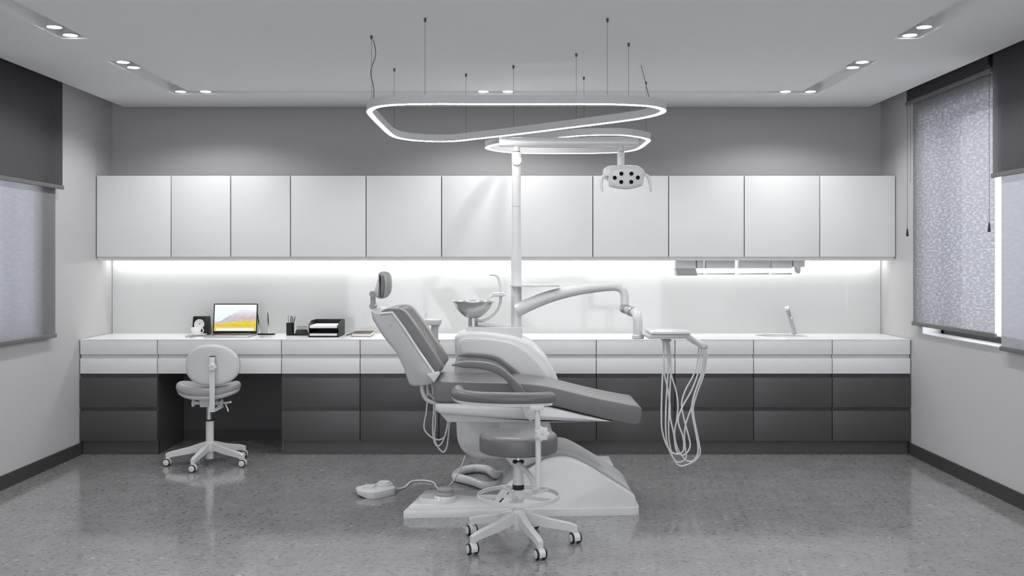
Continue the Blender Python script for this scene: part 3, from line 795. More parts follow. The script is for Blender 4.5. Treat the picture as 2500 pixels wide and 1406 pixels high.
# headrest
hp = [(911, 700), (910, 712), (913, 724), (919, 730), (929, 730.5), (929, 667), (924, 667), (918, 678)]
bm = bm_new(); pr = [(v.x, v.z) for v in crom([P(x, y, 6.1) for x, y in hp], 3, True)]
def shell_fn(v, t):
    k = math.sin(PI * min(max(t, 0.02), .98)) ** .6; c = P(929, 699, 6.1)
    return Vector((c.x + (v.x - c.x) * (.35 + .65 * k), v.y, c.z + (v.z - c.z) * (.62 + .38 * k)))
prism(bm, pr, 6.06, 6.36, .03, 4, 9, shell_fn); hs = obj('headrest_shell', bm, 'plast', ch, smooth=60)
hc = [(925.5, 664), (934, 663.5), (939, 669), (941.5, 682), (942, 697), (941, 712), (938, 724), (932, 730.5), (927, 729), (926.5, 700), (927, 676)]
bm = bm_new(); pr = [(v.x, v.z) for v in crom([P(x, y, 6.06) for x, y in hc], 3, True)]
def hc_fn(v, t):
    a = abs(t - .5) * 2; c = P(927, 697, 6.06)
    v = Vector((v.x, v.y, c.z + (v.z - c.z) * (1 - .18 * a ** 3)))
    h = v.x - c.x
    if h > 0: v.x = c.x + h * (1 - .5 * math.exp(-((t - .5) / .22) ** 2))
    return v
prism(bm, pr, 6.02, 6.39, .012, 4, 9, hc_fn); obj('headrest_cushion', bm, 'vinyl', ch, smooth=70)
bm = bm_new()
for x, y in ((908.7, 718), (908.5, 748)): c = P(x, y, 6.15); cyl(bm, c, c + Vector((0, .1, 0)), .0185, 24)
c0, c1 = P(908.7, 718, 6.16), P(908.5, 748, 6.16); pr = [(c0.x - .011, c0.z), (c0.x + .011, c0.z), (c1.x + .011, c1.z), (c1.x - .011, c1.z)]
prism(bm, pr, 6.16, 6.24, 0); obj('headrest_joint', bm, 'grey_p', ch)
bm = bm_new(); c = P(908.7, 718, 6.16); box(bm, c.x, c.x + .05, 6.17, 6.23, c.z - .012, c.z + .02, .004); obj('headrest_arm', bm, 'plast', ch)
# armrests
at = [(1103, 888), (1114, 883), (1157, 881.5), (1198, 886.5), (1225, 898), (1252, 921), (1273.5, 943), (1300, 985)]
ab = [(1103.5, 895), (1130, 896.5), (1171, 899.5), (1211, 910.5), (1238, 931), (1257, 961), (1270, 985)]
bm = bm_new(); strap(bm, [P(x, y, 5.89) for x, y in at], [P(x, y, 5.89) for x, y in ab], 5.862, 5.925); obj('armrest', bm, 'vinyl', ch, smooth=50)
at = [(1117, 866), (1135, 862), (1171, 863.5), (1211, 870), (1238, 886.5), (1269.5, 911.5), (1295, 945)]
ab = [(1117, 870.5), (1157, 872), (1198, 877), (1222, 887.5), (1252, 912), (1275, 945)]
bm = bm_new(); strap(bm, [P(x, y, 6.5) for x, y in at], [P(x, y, 6.5) for x, y in ab], 6.475, 6.535, r=.006); obj('armrest', bm, 'vinyl', ch, smooth=50)
bm = bm_new(); pr = nY([(1268, 975), (1300, 975), (1312, 1000), (1312, 1022), (1295, 1028), (1281, 1018)], 5.88); prism(bm, pr, 5.875, 5.95, .008); obj('armrest_bracket', bm, 'plast2', ch)
bm = bm_new(); pr = nY([(1262, 940), (1298, 940), (1300, 985), (1280, 985)], 6.5); prism(bm, pr, 6.46, 6.52, .006); obj('armrest_bracket', bm, 'plast2', ch)
# back linkage
bm = bm_new(); tube(bm, [P(x, y, 6.0) for x, y in ((1030, 938), (1032, 957), (1042, 975), (1064, 984))], .014, 12, sx=1.6); obj('back_link', bm, 'plast2', ch)
bm = bm_new(); tube(bm, [P(x, y, 6.36) for x, y in ((1046, 938), (1046, 955), (1054, 966), (1070, 972))], .011, 12, sx=1.6); obj('back_link', bm, 'plast2', ch)
# foot knob on the base
kc = P(1087, 1207, 6.07); kc.z = .06
bm = bm_new(); lathe(bm, [(.001, 0), (.075, 0), (.072, .018), (.062, .028), (.001, .028)], kc, 32); fk = obj('foot_switch', bm, 'plast', ch)
bm = bm_new(); q = [(kc.x - .045 + .122 * math.cos(a), kc.y + .008 + .082 * math.sin(a) * (1 + .0 * math.cos(a))) for a in [2 * PI * k / 40 for k in range(40)]]
plan_prism(bm, q, .062, .079, .006); obj('switch_plinth', bm, 'plast', fk, smooth=40)
bm = bm_new(); lathe(bm, [(.056, .026), (.056, .042), (.05, .047), (.001, .047)], kc, 32); obj('switch_ring', bm, 'grey_p', fk)
bm = bm_new(); lathe(bm, [(.046, .046), (.045, .06), (.052, .062), (.052, .068), (.045, .072), (.001, .073)], kc, 32); obj('switch_cap', bm, 'grey_p', fk)

# ------------------------------------------------------------------ dental unit: body, pole, lamp, tray
du = thing('dental_unit', (.0, 6.75, 0), 'white dental unit with cuspidor, tall lamp pole and instrument tray behind chair', 'dental unit')
body = [(1109, 830), (1113, 819), (1124, 812), (1146, 808.5), (1190, 811), (1233, 817), (1260, 822.5), (1292, 835.5), (1319, 857), (1346, 892), (1361, 922), (1367, 950), (1360, 985), (1330, 1015), (1303, 1040), (1296, 1075), (1285, 1110), (1240, 1122), (1185, 1123), (1156, 1118), (1132, 1104), (1118, 1080), (1114, 1050), (1113, 960), (1112, 870)]
bm = bm_new(); pr = [(v.x, v.z) for v in crom([P(x, y, 6.57) for x, y in body], 3, True)]
prism(bm, pr, 6.56, 6.98, .03, 4); obj('cabinet_body', bm, 'plast', du, smooth=50)
pan = [(1125, 868), (1124.5, 838), (1131, 828), (1149, 826), (1211, 830), (1252, 839.5), (1281.6, 857), (1314, 887), (1333, 914), (1340, 945), (1320, 985), (1125, 985)]
bm = bm_new(); pr = [(v.x, v.z) for v in crom([P(x, y, 6.56) for x, y in pan], 3, True)]
prism(bm, pr, 6.549, 6.575, .006); obj('front_panel', bm, 'plast2', du, smooth=50)
bm = bm_new(); pr = nY([(1134, 1090), (1132, 1082), (1136, 1075), (1145, 1072), (1250, 1072), (1250, 1102), (1155, 1102), (1143, 1098)], 6.56); prism(bm, pr, 6.55, 6.57, .005); obj('grip_panel', bm, 'plast2', du)
bm = bm_new(); box(bm, -.06, .12, 6.7, 6.9, .045, .26, .02, 3); obj('pedestal', bm, 'plast2', du)
bm = bm_new(); a = P(1137.5, 800, 6.6); b = P(1275, 830, 6.6); box(bm, a.x, b.x, 6.62, 6.94, b.z - .03, a.z, .008); obj('top_deck', bm, 'plast2', du)
# cuspidor
bc_ = P(1155.5, 798, 6.75)
bm = bm_new(); lathe(bm, [(.001, -.005), (.034, -.005), (.034, .082), (.001, .082)], (bc_.x, 6.75, bc_.z), 28); cz = obj('bowl_stem', bm, 'alu', du)
bm = bm_new(); rz = P(0, 737, 6.75).z; b0 = P(0, 775, 6.75).z
pz_ = lambda y: P(0, y, 6.75).z
prb = [(.033, pz_(776.5)), (.0555, pz_(773.5)), (.086, pz_(765)), (.111, pz_(755)), (.128, pz_(745)), (.136, pz_(738.5)), (.149, pz_(736)), (.149, pz_(734)), (.136, pz_(735)), (.122, pz_(747)), (.10, pz_(758)), (.07, pz_(767)), (.03, pz_(772)), (.001, pz_(773))]
lathe(bm, prb, (bc_.x, 6.75, 0), 40); cb = obj('spittoon_bowl', bm, 'bowl', du)
bm = bm_new(); tube(bm, [P(x, y, 6.75) for x, y in ((1167, 783), (1180, 782), (1200, 772), (1214, 757), (1221, 740), (1222.5, 724))], [.010, .010, .009, .009, .009], 12); obj('cup_filler_pipe', bm, 'plast', du)
bm = bm_new(); pr = nY([(1184, 731), (1196, 722), (1202, 714), (1231, 713.5), (1232, 718), (1238, 720.5), (1228, 724), (1206, 724)], 6.72); prism(bm, pr, 6.70, 6.78, .006); obj('filler_head', bm, 'plast', du)
bm = bm_new(); tube(bm, [P(x, y, 6.78) for x, y in ((1195, 670.5), (1207, 671), (1215, 675), (1219, 686), (1221, 700), (1221, 716))], [.007, .008, .0085, .009, .009], 12); obj('water_spout', bm, 'plast', du)
bm = bm_new(); tube(bm, [P(x, y, 6.72) for x, y in ((1166, 791), (1205, 795), (1248, 797))], [.016, .012, .010], 12); obj('side_arm', bm, 'plast2', du)
# pole
po = P(1260.5, 800, 6.75); px, py = po.x, 6.75
bm = bm_new(); lathe(bm, [(.0375, po.z - .004), (.0375, po.z + .02), (.036, po.z + .021), (.036, 1.55), (.034, 1.56), (.030, 1.60), (.030, P(0, 427, 6.75).z)], (px, py, 0), 32); pl = obj('pole', bm, 'plast', du)
bm = bm_new(); lathe(bm, [(.0305, P(0, 505, 6.75).z), (.0305, P(0, 503.5, 6.75).z)], (px, py, 0), 32, close=False); obj('pole_seam', bm, 'grey_p', pl)
zl = lambda y: P(0, y, 6.75).z
bm = bm_new(); lathe(bm, [(.029, zl(430)), (.0315, zl(425)), (.0325, zl(395)), (.033, zl(375)), (.031, zl(372)), (.023, zl(371)), (.023, zl(350))], (px + .002, py, 0), 32); la = obj('lamp_swivel', bm, 'plast', du)
bm = bm_new(); c = Vector((px + .003, py - .02, zl(393))); lathe(bm, [(.001, -.026), (.031, -.026), (.033, -.022), (.033, .03)], c, 32, 'Y'); obj('swivel_knob', bm, 'plast2', la)
bm = bm_new(); lathe(bm, [(.024, zl(371.5)), (.024, zl(369.5))], (px + .002, py, 0), 24, close=False); obj('swivel_seam', bm, 'rubber', la)
a0, a1 = P(1219, 336, 6.75), P(1558, 358, 6.75)
bm = bm_new(); pr = [(y, z) for y, z in rrect(.085, a0.z - a1.z, .022, 4)]
loft(bm, [[Vector((x, 6.75 + p[0] * s, (a0.z + a1.z) / 2 + p[1] * s)) for p in pr] for x, s in ((a0.x, .9), (a0.x + .006, 1), (a1.x - .006, 1), (a1.x, .9))]); la2 = obj('lamp_arm', bm, 'plast', du)
lx_ = P(1516, 0, 6.75).x
bm = bm_new(); lathe(bm, [(.022, zl(350)), (.022, zl(370)), (.0255, zl(372)), (.0255, zl(395)), (.024, zl(402)), (.03, zl(407))], (lx_, 6.75, 0), 28); ls_ = obj('lamp_stem', bm, 'plast', du)
bm = bm_new(); lathe(bm, [(.0226, zl(371.5)), (.0226, zl(369.5))], (lx_, 6.75, 0), 24, close=False); obj('stem_seam', bm, 'rubber', ls_)
# lamp head, face tipped down a little
hd = [(1478, 437), (1472.5, 424), (1474, 413), (1485, 405.5), (1505, 403.5), (1545, 403.5), (1560, 406), (1569, 412), (1573, 425), (1568, 440), (1523, 448)]
bm = bm_new(); pr = [(v.x, v.z) for v in crom([P(x, y, 6.72) for x, y in hd], 4, True)]; prism(bm, pr, 6.69, 6.79, .028, 4); lh = obj('lamp_head', bm, 'plast', du, smooth=60)
fc = [(1487, 420), (1489, 415.5), (1500, 413), (1531, 409.5), (1562, 412.5), (1571, 415), (1573, 420), (1571, 440), (1569, 452), (1563, 455), (1532, 461.5), (1494, 456), (1488, 453), (1485.5, 440)]
bm = bm_new(); pr = [(v.x, v.z) for v in crom([P(x, y, 6.66) for x, y in fc], 4, True)]; cz_ = P(0, 436, 6.66).z
def tilt(v, t): v.y += (cz_ - v.z) * .18; return v
prism(bm, pr, 6.645, 6.70, .012, 3, 1, tilt); lf = obj('lamp_face', bm, 'plast2', lh, smooth=50)
bm = bm_new(); ins = [(1493, 440), (1495, 422), (1500, 417), (1531, 413), (1560, 416.5), (1566, 423), (1565, 445), (1560, 450), (1532, 455.5), (1497, 450)]
pr = [(v.x, v.z) for v in crom([P(x, y, 6.645) for x, y in ins], 4, True)]; prism(bm, pr, 6.641, 6.66, .003, 2, 1, tilt); obj('reflector', bm, 'chan', lf, smooth=50)
for x, y in ((1516.8, 424), (1541.3, 424), (1500.7, 433.8), (1557.3, 433.5), (1516.8, 444), (1541.3, 444)):
    c = P(x, y, 6.64); c.y += (cz_ - c.z) * .18
    bm = bm_new(); lathe(bm, [(.001, -.006), (.0125, -.006), (.0135, -.003), (.0135, .006)], c, 20, 'Y'); obj('lamp_lens', bm, 'lens_b', lf)
for pts in (((1492, 427), (1478, 428), (1470, 434), (1467.5, 448), (1470, 465)), ((1566, 426), (1577, 427), (1584, 434), (1587, 448), (1589, 465))):
    bm = bm_new(); tube(bm, [P(x, y, 6.67) for x, y in pts], [.008, .010, .0125, .012, .009, .007], 12, cap_round=True); obj('lamp_handle', bm, 'plast', lh)
# glass tray on the pole
tz = P(0, 697, 6.75).z; bm = bm_new(); pr = [(.14 + a, b) for a, b in rrect(.325, .2, .03, 5)]
loft(bm, [[Vector((px + p[0] * 1 - .012, py + p[1] * .9 - .01, tz + h)) for p in pr] for h in (-.007, .007)]); lathe(bm, [(.037, tz - .006), (.042, tz - .006), (.042, tz + .006), (.037, tz + .006)], (px, py, 0), 24); obj('cup_tray', bm, 'plast', du, bevel=.002)
# delivery arm
arm = [(1262, 757), (1272, 752.5), (1291, 743.5), (1344, 723.5), (1398, 710), (1451, 702), (1490, 699), (1505, 699.5), (1517, 705), (1523.5, 716), (1525, 728), (1525, 744)]
bm = bm_new(); ys = [6.73 - .04 * i / 11 for i in range(12)]
tube(bm, [P(x, y, Y) for (x, y), Y in zip(arm, ys)], [.047, .047, .045, .041, .037, .034, .0315, .030, .029, .028, .028, .028], 20); da = obj('delivery_arm', bm, 'plast', du)
bm = bm_new(); j0, j1 = P(1522, 752, 6.69), P(1555, 766, 6.52); dj = (j1 - j0)
tube(bm, [j0 - dj * .12, j1], .022, 20, smooth=False); ja = obj('arm_joint', bm, 'plast', du)
for f in (.02, .48):
    bm = bm_new(); tube(bm, [j0 + dj * f, j0 + dj * (f + .22)], .0325, 24, smooth=False); obj('joint_collar', bm, 'alu', ja, bevel=.003)
bm = bm_new(); tube(bm, [j1 - dj * .2, j1 - dj * .02, P(1556, 775, 6.49), P(1557, 790, 6.48), P(1557, 818, 6.48)], .0315, 20); obj('elbow', bm, 'plast', du)
tc_ = P(1557.5, 827, 6.48)
bm = bm_new(); lathe(bm, [(.001, 0), (.034, 0), (.039, .006), (.039, .022), (.035, .027), (.001, .027)], tc_, 28); obj('arm_foot', bm, 'plast', du)
# tray
tz1 = 1.075; bm = bm_new()
tpl = [(P(1590, 0, 6.38).x, 6.37), (P(1686, 0, 6.38).x, 6.37), (P(1686, 0, 6.38).x, 6.66), (P(1590, 0, 6.38).x, 6.66)]
zt0 = P(0, 816.5, 6.38).z; zt1 = P(0, 809, 6.38).z
box(bm, tpl[0][0] - .003, tpl[1][0], 6.37, 6.66, zt0, zt1, .008, 3); tr = obj('instrument_tray', bm, 'plast', du)
bm = bm_new(); pr = nY([(1570, 811), (1586, 817), (1684, 817), (1688, 818.5), (1720, 841), (1716, 848), (1709, 847.5), (1682, 828), (1622, 828), (1586, 828), (1569, 818)], 6.38); prism(bm, pr, 6.385, 6.65, .006); obj('tray_body', bm, 'plast', du, smooth=40)
bm = bm_new(); pr = nY([(1587, 822.3), (1684, 822.3), (1686, 823.2), (1712, 844), (1710.5, 845), (1683, 824.2), (1587, 823.6)], 6.38); prism(bm, pr, 6.383, 6.39, 0); obj('tray_seam', bm, 'grey_p', du)
bm = bm_new(); pr = nY([(1711, 838), (1716, 834), (1729, 843.5), (1727, 852), (1720, 853), (1708, 846)], 6.4); prism(bm, pr, 6.40, 6.64, .004); obj('instrument_holder', bm, 'alu', du)
bm = bm_new(); box(bm, P(1617, 0, 6.5).x, P(1635, 0, 6.5).x, 6.44, 6.58, P(0, 832, 6.5).z, P(0, 826, 6.5).z, .003); obj('hose_plate', bm, 'grey_p', du)
# instrument hoses: from under the tray, down in a loop and up to the holder
hoses = [
 [(100,36),(85,250),(75,400),(67,600),(62,800),(65,940),(80,1030),(130,1160),(180,1215),(240,1228),(285,1205),(297,1150),(285,1040),(245,930),(237,860),(280,740),(370,580),(440,400),(473,240),(476,125)],
 [(80,36),(90,300),(95,400),(130,560),(150,700),(155,850),(190,1010),(215,1180),(240,1225),(285,1240),(340,1200),(362,1140),(350,1060),(315,930),(280,780),(275,690),(310,570),(400,400),(443,260),(450,118)],
 [(110,36),(132,250),(130,400),(120,550),(108,800),(108,970),(130,1150),(180,1260),(230,1312),(280,1305),(318,1270),(312,1170),(302,1050),(315,920),(370,760),(410,600),(475,400),(500,250),(503,130)],
 [(125,36),(148,250),(165,400),(215,570),(235,720),(225,850),(200,1000),(210,1100),(250,1210),(330,1300),(390,1300),(435,1240),(445,1170),(425,1030),(385,830),(378,730),(410,590),(487,400),(514,250),(516,140)],
 [(140,36),(155,200),(158,400),(150,600),(140,850),(138,1000),(150,1130),(190,1280),(250,1350),(330,1340),(420,1290),(465,1220),(455,1120),(400,840),(395,740),(440,580),(505,400),(530,250),(530,150)]]
for i, h in enumerate(hoses):
    Yh = 6.46 + .028 * i; bm = bm_new()
    tube(bm, [P(1600 + x / 4.2625, 820 + y / 4.2625, Yh) for x, y in h], .0052, 8, 5); obj('instrument_hose', bm, 'hose', du)
# assistant's holder behind the backrest
ax = P(1055, 0, 6.8).x
bm = bm_new(); pr = nY([(1036, 781), (1076, 781), (1074, 794), (1036, 794)], 6.8); prism(bm, pr, 6.8, 6.92, .004)
pr = nY([(1053, 792), (1073, 792), (1069, 806), (1068, 842), (1050, 842)], 6.83); prism(bm, pr, 6.83, 6.89, .004); ah = obj('assistant_holder', bm, 'plast2', du)
bm = bm_new(); cyl(bm, P(1040, 783, 6.86), P(1040, 764, 6.86), .0015, 8); lathe(bm, [(.004, 0), (.004, .012), (.0015, .016)], P(1040, 783, 6.86), 10); obj('needle_tip', bm, 'alu', ah)
bm = bm_new(); tube(bm, [P(1059, 840, 6.86), P(1062, 900, 6.88), P(1085, 960, 6.9), P(1120, 985, 6.9)], .022, 12); obj('holder_arm', bm, 'plast2', du)
bm = bm_new(); tube(bm, [P(x, y, 6.7) for x, y in ((1114, 946), (1113, 915), (1114, 885), (1119, 872), (1126, 870))], .010, 10); obj('suction_tube', bm, 'plast', du)
for i, h in enumerate([[(235,60),(236,250),(230,430),(215,620),(180,800),(185,900),(260,1000),(350,1060),(440,1080),(520,1040),(560,920),(590,770),(640,640)],
          [(305,60),(330,300),(345,560),(330,760),(330,980),(360,1130),(410,1190),(480,1140),(540,1000),(580,860),(610,760),(660,640)],
          [(350,60),(352,400),(370,650),(370,830),(355,1000),(380,1130),(440,1240),(510,1290),(560,1230),(590,1050),(620,780),(670,640)]]):
    bm = bm_new(); tube(bm, [P(1010 + x / 7.03, 920 + y / 7.03, 6.505 + .012 * i) for x, y in h], .0048, 8, 5); obj('suction_hose', bm, 'hose', du)
bm = bm_new(); tube(bm, [P(1136, 1112, 6.62), P(1128, 1135, 6.6), P(1108, 1172, 6.5), P(1091, 1192, 6.25), P(1088, 1197, 6.12)], .0055, 8); obj('supply_cable', bm, 'hose', du)
# thick umbilical loop on the floor
um = [(1240, 1156), (1215, 1160), (1201, 1153), (1185, 1145), (1160, 1143.5), (1135, 1147), (1117, 1155), (1114, 1165), (1130, 1169), (1160, 1177), (1188, 1186), (1212, 1184), (1232, 1170), (1246, 1158), (1254, 1148)]
bm = bm_new(); tube(bm, [PZ(x, y, .031 if i < 13 else .06) for i, (x, y) in enumerate(um)], .030, 16, 6); tag(obj('umbilical_hose', bm, 'plast'), 'thick white hose looped on the floor behind the chair base', 'hose')

# ------------------------------------------------------------------ foot pedal
fp0 = PZ(917, 1203, 0)
fp = thing('foot_pedal', fp0, 'white foot pedal on the floor left of the dental chair base', 'foot pedal')
def ped(pts, z): return [PZ(x, y, z) for x, y in pts]
outl = [(868.5, 1192.5), (871, 1187.5), (893, 1182.5), (916, 1180), (945, 1179.5), (957, 1181.5), (964.5, 1188.5), (963, 1191.5), (926, 1200.5), (913, 1202), (895, 1201.5), (873, 1198)]
zt = .043
top_ = [PZ(x, y, zt) for x, y in outl]
cx_, cy_ = sum(v.x for v in top_) / 12, sum(v.y for v in top_) / 12
bm = bm_new(); lift = (0, 1, 11)
loft(bm, [[Vector((v.x, v.y, .020 if i in lift else 0)) for i, v in enumerate(top_)], [v.copy() for v in top_]])
obj('body', bm, 'plast2', fp, smooth=25, bevel=.004)
bm = bm_new(); c = PZ(938, 1183, zt); c.z = zt - .002
lathe(bm, [(.056, 0), (.056, .008), (.048, .014), (.044, .014), (.040, .023), (.030, .026), (.001, .027)], c, 28); obj('dome', bm, 'plast2', fp)
bm = bm_new(); box(bm, cx_ - .075, cx_ - .005, cy_ - .02, cy_ + .065, zt - .002, zt + .010, .005, 3); obj('pedal_plate', bm, 'plast2', fp)
bm = bm_new(); tube(bm, [PZ(961, 1191, .035), PZ(975, 1193, .012), PZ(990, 1188, .008), PZ(998, 1180, .008), PZ(1008, 1174.5, .008), PZ(1035, 1173, .008), PZ(1058, 1178, .008), PZ(1064, 1187, .01), PZ(1071, 1193, .03), P(1078, 1196, 6.1)], .0062, 10); obj('cable', bm, 'hose', fp)

# ------------------------------------------------------------------ stools on castors
def caster_base(t, cx, cy, angs, R, zhub, zend, axis_deg, hub_lo):
    for k, a in enumerate(angs):
        a = math.radians(a); d = Vector((math.cos(a), math.sin(a), 0)); s = Vector((-d.y, d.x, 0)); c = Vector((cx, cy, 0))
        secs = [(.012, .021, zhub - .062, zhub), (.045, .020, zhub - .066, zhub - .004), (.15, .0165, (zhub + zend) / 2 - .056, (zhub + zend) / 2 - .004), (R - .035, .0155, zend - .040, zend + .002), (R - .012, .0145, zend - .055, zend - .006), (R + .006, .0125, zend - .058, zend - .013)]
        bm = bm_new(); rings = []
        for r, w, z0, z1 in secs:
            b = c + d * r
            rings.append([b + s * w + Vector((0, 0, z1 - .004)), b + s * (w - .004) + Vector((0, 0, z1)), b - s * (w - .004) + Vector((0, 0, z1)), b - s * w + Vector((0, 0, z1 - .004)), b - s * (w * .75) + Vector((0, 0, z0)), b + s * (w * .75) + Vector((0, 0, z0))])
        loft(bm, rings); obj('leg', bm, 'metal_w', t, smooth=30)
        e = c + d * (R - .004)
        bm = bm_new(); lathe(bm, [(.011, zend - .02), (.009, .052)], (e.x, e.y, 0), 16)
        q = math.radians(axis_deg); ax_ = Vector((math.cos(q), math.sin(q), 0)); bx_ = Vector((-ax_.y, ax_.x, 0))
        wr = .0285; wc = e + Vector((0, 0, wr))
        # hood over the two wheels
        N = 14; hood = []
        for off in (-.019, -.017, .017, .019):
            k_ = .92 if abs(off) > .018 else 1
            hood.append([wc + ax_ * off + bx_ * (math.cos(math.radians(-25 + 230 * j / N)) * .0295 * k_) + Vector((0, 0, math.sin(math.radians(-25 + 230 * j / N)) * .0295 * k_)) for j in range(N + 1)])
        loft(bm, hood)
        cs = obj('caster', bm, 'metal_w', t, smooth=40)
        for sgn in (-1, 1):
            o_ = wc + ax_ * (sgn * .0215)
            def disc(prof_, name, m_):
                bm2 = bm_new(); rings = []
                for r, h in prof_:
                    rings.append([o_ + ax_ * (sgn * h) + bx_ * (r * math.cos(2 * PI * j / 24)) + Vector((0, 0, r * math.sin(2 * PI * j / 24))) for j in range(24)])
                loft(bm2, rings); obj(name, bm2, m_, cs)
            disc([(.001, -.008), (wr - .0005, -.008), (wr, -.005), (wr, .003), (wr - .002, .006), (.001, .006)], 'wheel', 'rubber')
            disc([(.022, .004), (.022, .0075), (.019, .0095), (.001, .010)], 'wheel_disc', 'plast')
def star_knob(c, r, axis, t, name='knob'):
    bm = bm_new(); lathe(bm, [(r * .6, .012), (r, .008), (r, -.008), (r * .82, -.013), (.005, -.013)], c, 56, axis, 7, .11); k = obj(name, bm, 'metal_w', t, smooth=40)
    bm = bm_new(); lathe(bm, [(.001, -.0145), (.0042, -.0145), (.0042, -.012)], c, 14, axis); obj('knob_bolt', bm, 'grey_p', k)
    bm = bm_new(); lathe(bm, [(.006, .0), (.006, .035)], c, 12, axis); obj('knob_shaft', bm, 'metal_w', k)
    return k

# foreground stool
sxp, syp = .034, 5.338
st = thing('dental_stool', (sxp, syp, 0), 'round grey assistant stool with foot ring in front of the dental chair', 'stool')
caster_base(st, sxp, syp, (2, 74, 147, 219, 291), .31, .178, .108, 205, .07)
bm = bm_new(); lathe(bm, [(.001, .075), (.036, .075), (.042, .085), (.042, .15), (.036, .182), (.001, .182)], (sxp, syp, 0), 28); obj('hub', bm, 'metal_w', st)
bm = bm_new(); lathe(bm, [(.0275, .17), (.0275, .285), (.0285, .286), (.0285, .432), (.001, .432)], (sxp, syp, 0), 28); col = obj('column', bm, 'metal_w', st)
for z0, z1 in ((.290, .318), (.432, .446)):
    bm = bm_new(); lathe(bm, [(.028, z0), (.031, z0 + .002), (.031, z1 - .002), (.028, z1)], (sxp, syp, 0), 28); obj('collar', bm, 'rubber', col)
bm = bm_new(); lathe(bm, [(.014, .44), (.014, .49), (.05, .495), (.05, .505)], (sxp, syp, 0), 24); obj('piston', bm, 'chrome', col)
R = .209; prs = [(.001, .497), (R - .01, .497), (R - .003, .5), (R, .507), (R, .572), (R - .004, .583), (R - .014, .592), (R - .04, .5975), (.1, .6005), (.001, .601)]
bm = bm_new(); lathe(bm, prs, (sxp, syp, 0), 64); obj('seat', bm, 'vinyl', st, smooth=60)
bm = bm_new(); rz = .268; r_ = .2175
lathe(bm, [(r_, rz - .024), (r_ + .0035, rz - .022), (r_ + .0035, rz - .002), (r_, rz), (r_ - .0035, rz - .002), (r_ - .0035, rz - .022), (r_, rz - .024)], (sxp, syp, 0), 72, close=False)
fr_ = obj('foot_ring', bm, 'metal_w', st)
bm = bm_new()
for a in (40, 112, 184, 256, 328):
    a = math.radians(a); d = Vector((math.cos(a), math.sin(a), 0)); s = Vector((-d.y, d.x, 0)); c = Vector((sxp, syp, 0))
    loft(bm, [[c + d * r + s * w + Vector((0, 0, z)) for w, z in ((.003, rz - .004), (-.003, rz - .004), (-.003, rz - .022), (.003, rz - .022))] for r in (.02, r_ - .001)])
obj('ring_spokes', bm, 'metal_w', fr_, smooth=0)
bm = bm_new(); lathe(bm, [(.0285, rz - .03), (.034, rz - .03), (.034, rz + .004), (.0285, rz + .004)], (sxp, syp, 0), 24); obj('ring_hub', bm, 'metal_w', fr_)
# torso bar
pp = Vector((.128, 5.10, 0)); 
bm = bm_new(); tube(bm, [(sxp, syp - .02, .432), (sxp + .07, syp - .13, .378), (pp.x - .012, pp.y + .02, .34), (pp.x + .004, pp.y, .352), (pp.x + .006, pp.y, .40), (pp.x + .006, pp.y, .57), (pp.x + .003, pp.y, .70), (pp.x, pp.y, .758)], .0145, 16, 6); obj('bar_post', bm, 'metal_w', st)
bm = bm_new(); lathe(bm, [(.017, .602), (.018, .605), (.018, .655), (.017, .66)], (pp.x + .005, pp.y, 0), 20); obj('clamp', bm, 'metal_w', st)
kc = P(1324, 1059, 5.06); star_knob((kc.x, 5.062, kc.z), .0345, 'Y', st)
bm = bm_new(); box(bm, pp.x - .036, pp.x + .034, pp.y - .03, pp.y + .03, .752, .778, .003); obj('bar_mount', bm, 'metal_w', st)
bp = [(-.262, 5.50), (-.292, 5.44), (-.295, 5.36), (-.262, 5.235), (-.175, 5.15), (-.05, 5.11), (.06, 5.105), (.14, 5.12), (.195, 5.145)]
bp = bp[1:]
bm = bm_new(); tube(bm, [(x, y, .806) for x, y in bp], [.030, .033, .034, .034, .0345, .0345, .034, .033], 18, 6, cap_round=True); obj('torso_pad', bm, 'vinyl', st, smooth=70)
bm = bm_new(); pth = crom([Vector((x, y, 0)) for x, y in bp[1:]], 5)
rings = []
for i, p in enumerate(pth):
    d = (pth[min(i + 1, len(pth) - 1)] - pth[max(i - 1, 0)]).normalized(); s = Vector((-d.y, d.x, 0))
    rings.append([p + s * .03 + Vector((0, 0, .785)), p - s * .03 + Vector((0, 0, .785)), p - s * .026 + Vector((0, 0, .771)), p + s * .026 + Vector((0, 0, .771))])
loft(bm, rings); obj('pad_support', bm, 'metal_w', st, smooth=30)

# operator chair at the desk
ox, oy = -2.26, 7.44
oc = thing('operator_chair', (ox, oy, 0), 'white desk chair with grey seat facing the knee space', 'office chair')
caster_base(oc, ox, oy, (195, 264, 337, 50, 122), .305, .168, .105, 268, .06)
bm = bm_new(); lathe(bm, [(.001, .092), (.040, .092), (.044, .10), (.044, .135), (.034, .168), (.001, .168)], (ox, oy, 0), 28); obj('hub', bm, 'metal_w', oc)
bm = bm_new(); lathe(bm, [(.001, .038), (.027, .038), (.029, .042), (.029, .325), (.001, .325)], (ox + .001, oy, 0), 28); col = obj('column', bm, 'metal_w', oc)
bm = bm_new(); lathe(bm, [(.029, .32), (.031, .322), (.031, .330), (.02, .332)], (ox, oy, 0), 28); obj('collar', bm, 'rubber', col)
bm = bm_new(); lathe(bm, [(.02, .33), (.02, .44)], (ox - .004, oy, 0), 24); obj('piston', bm, 'alu', col)
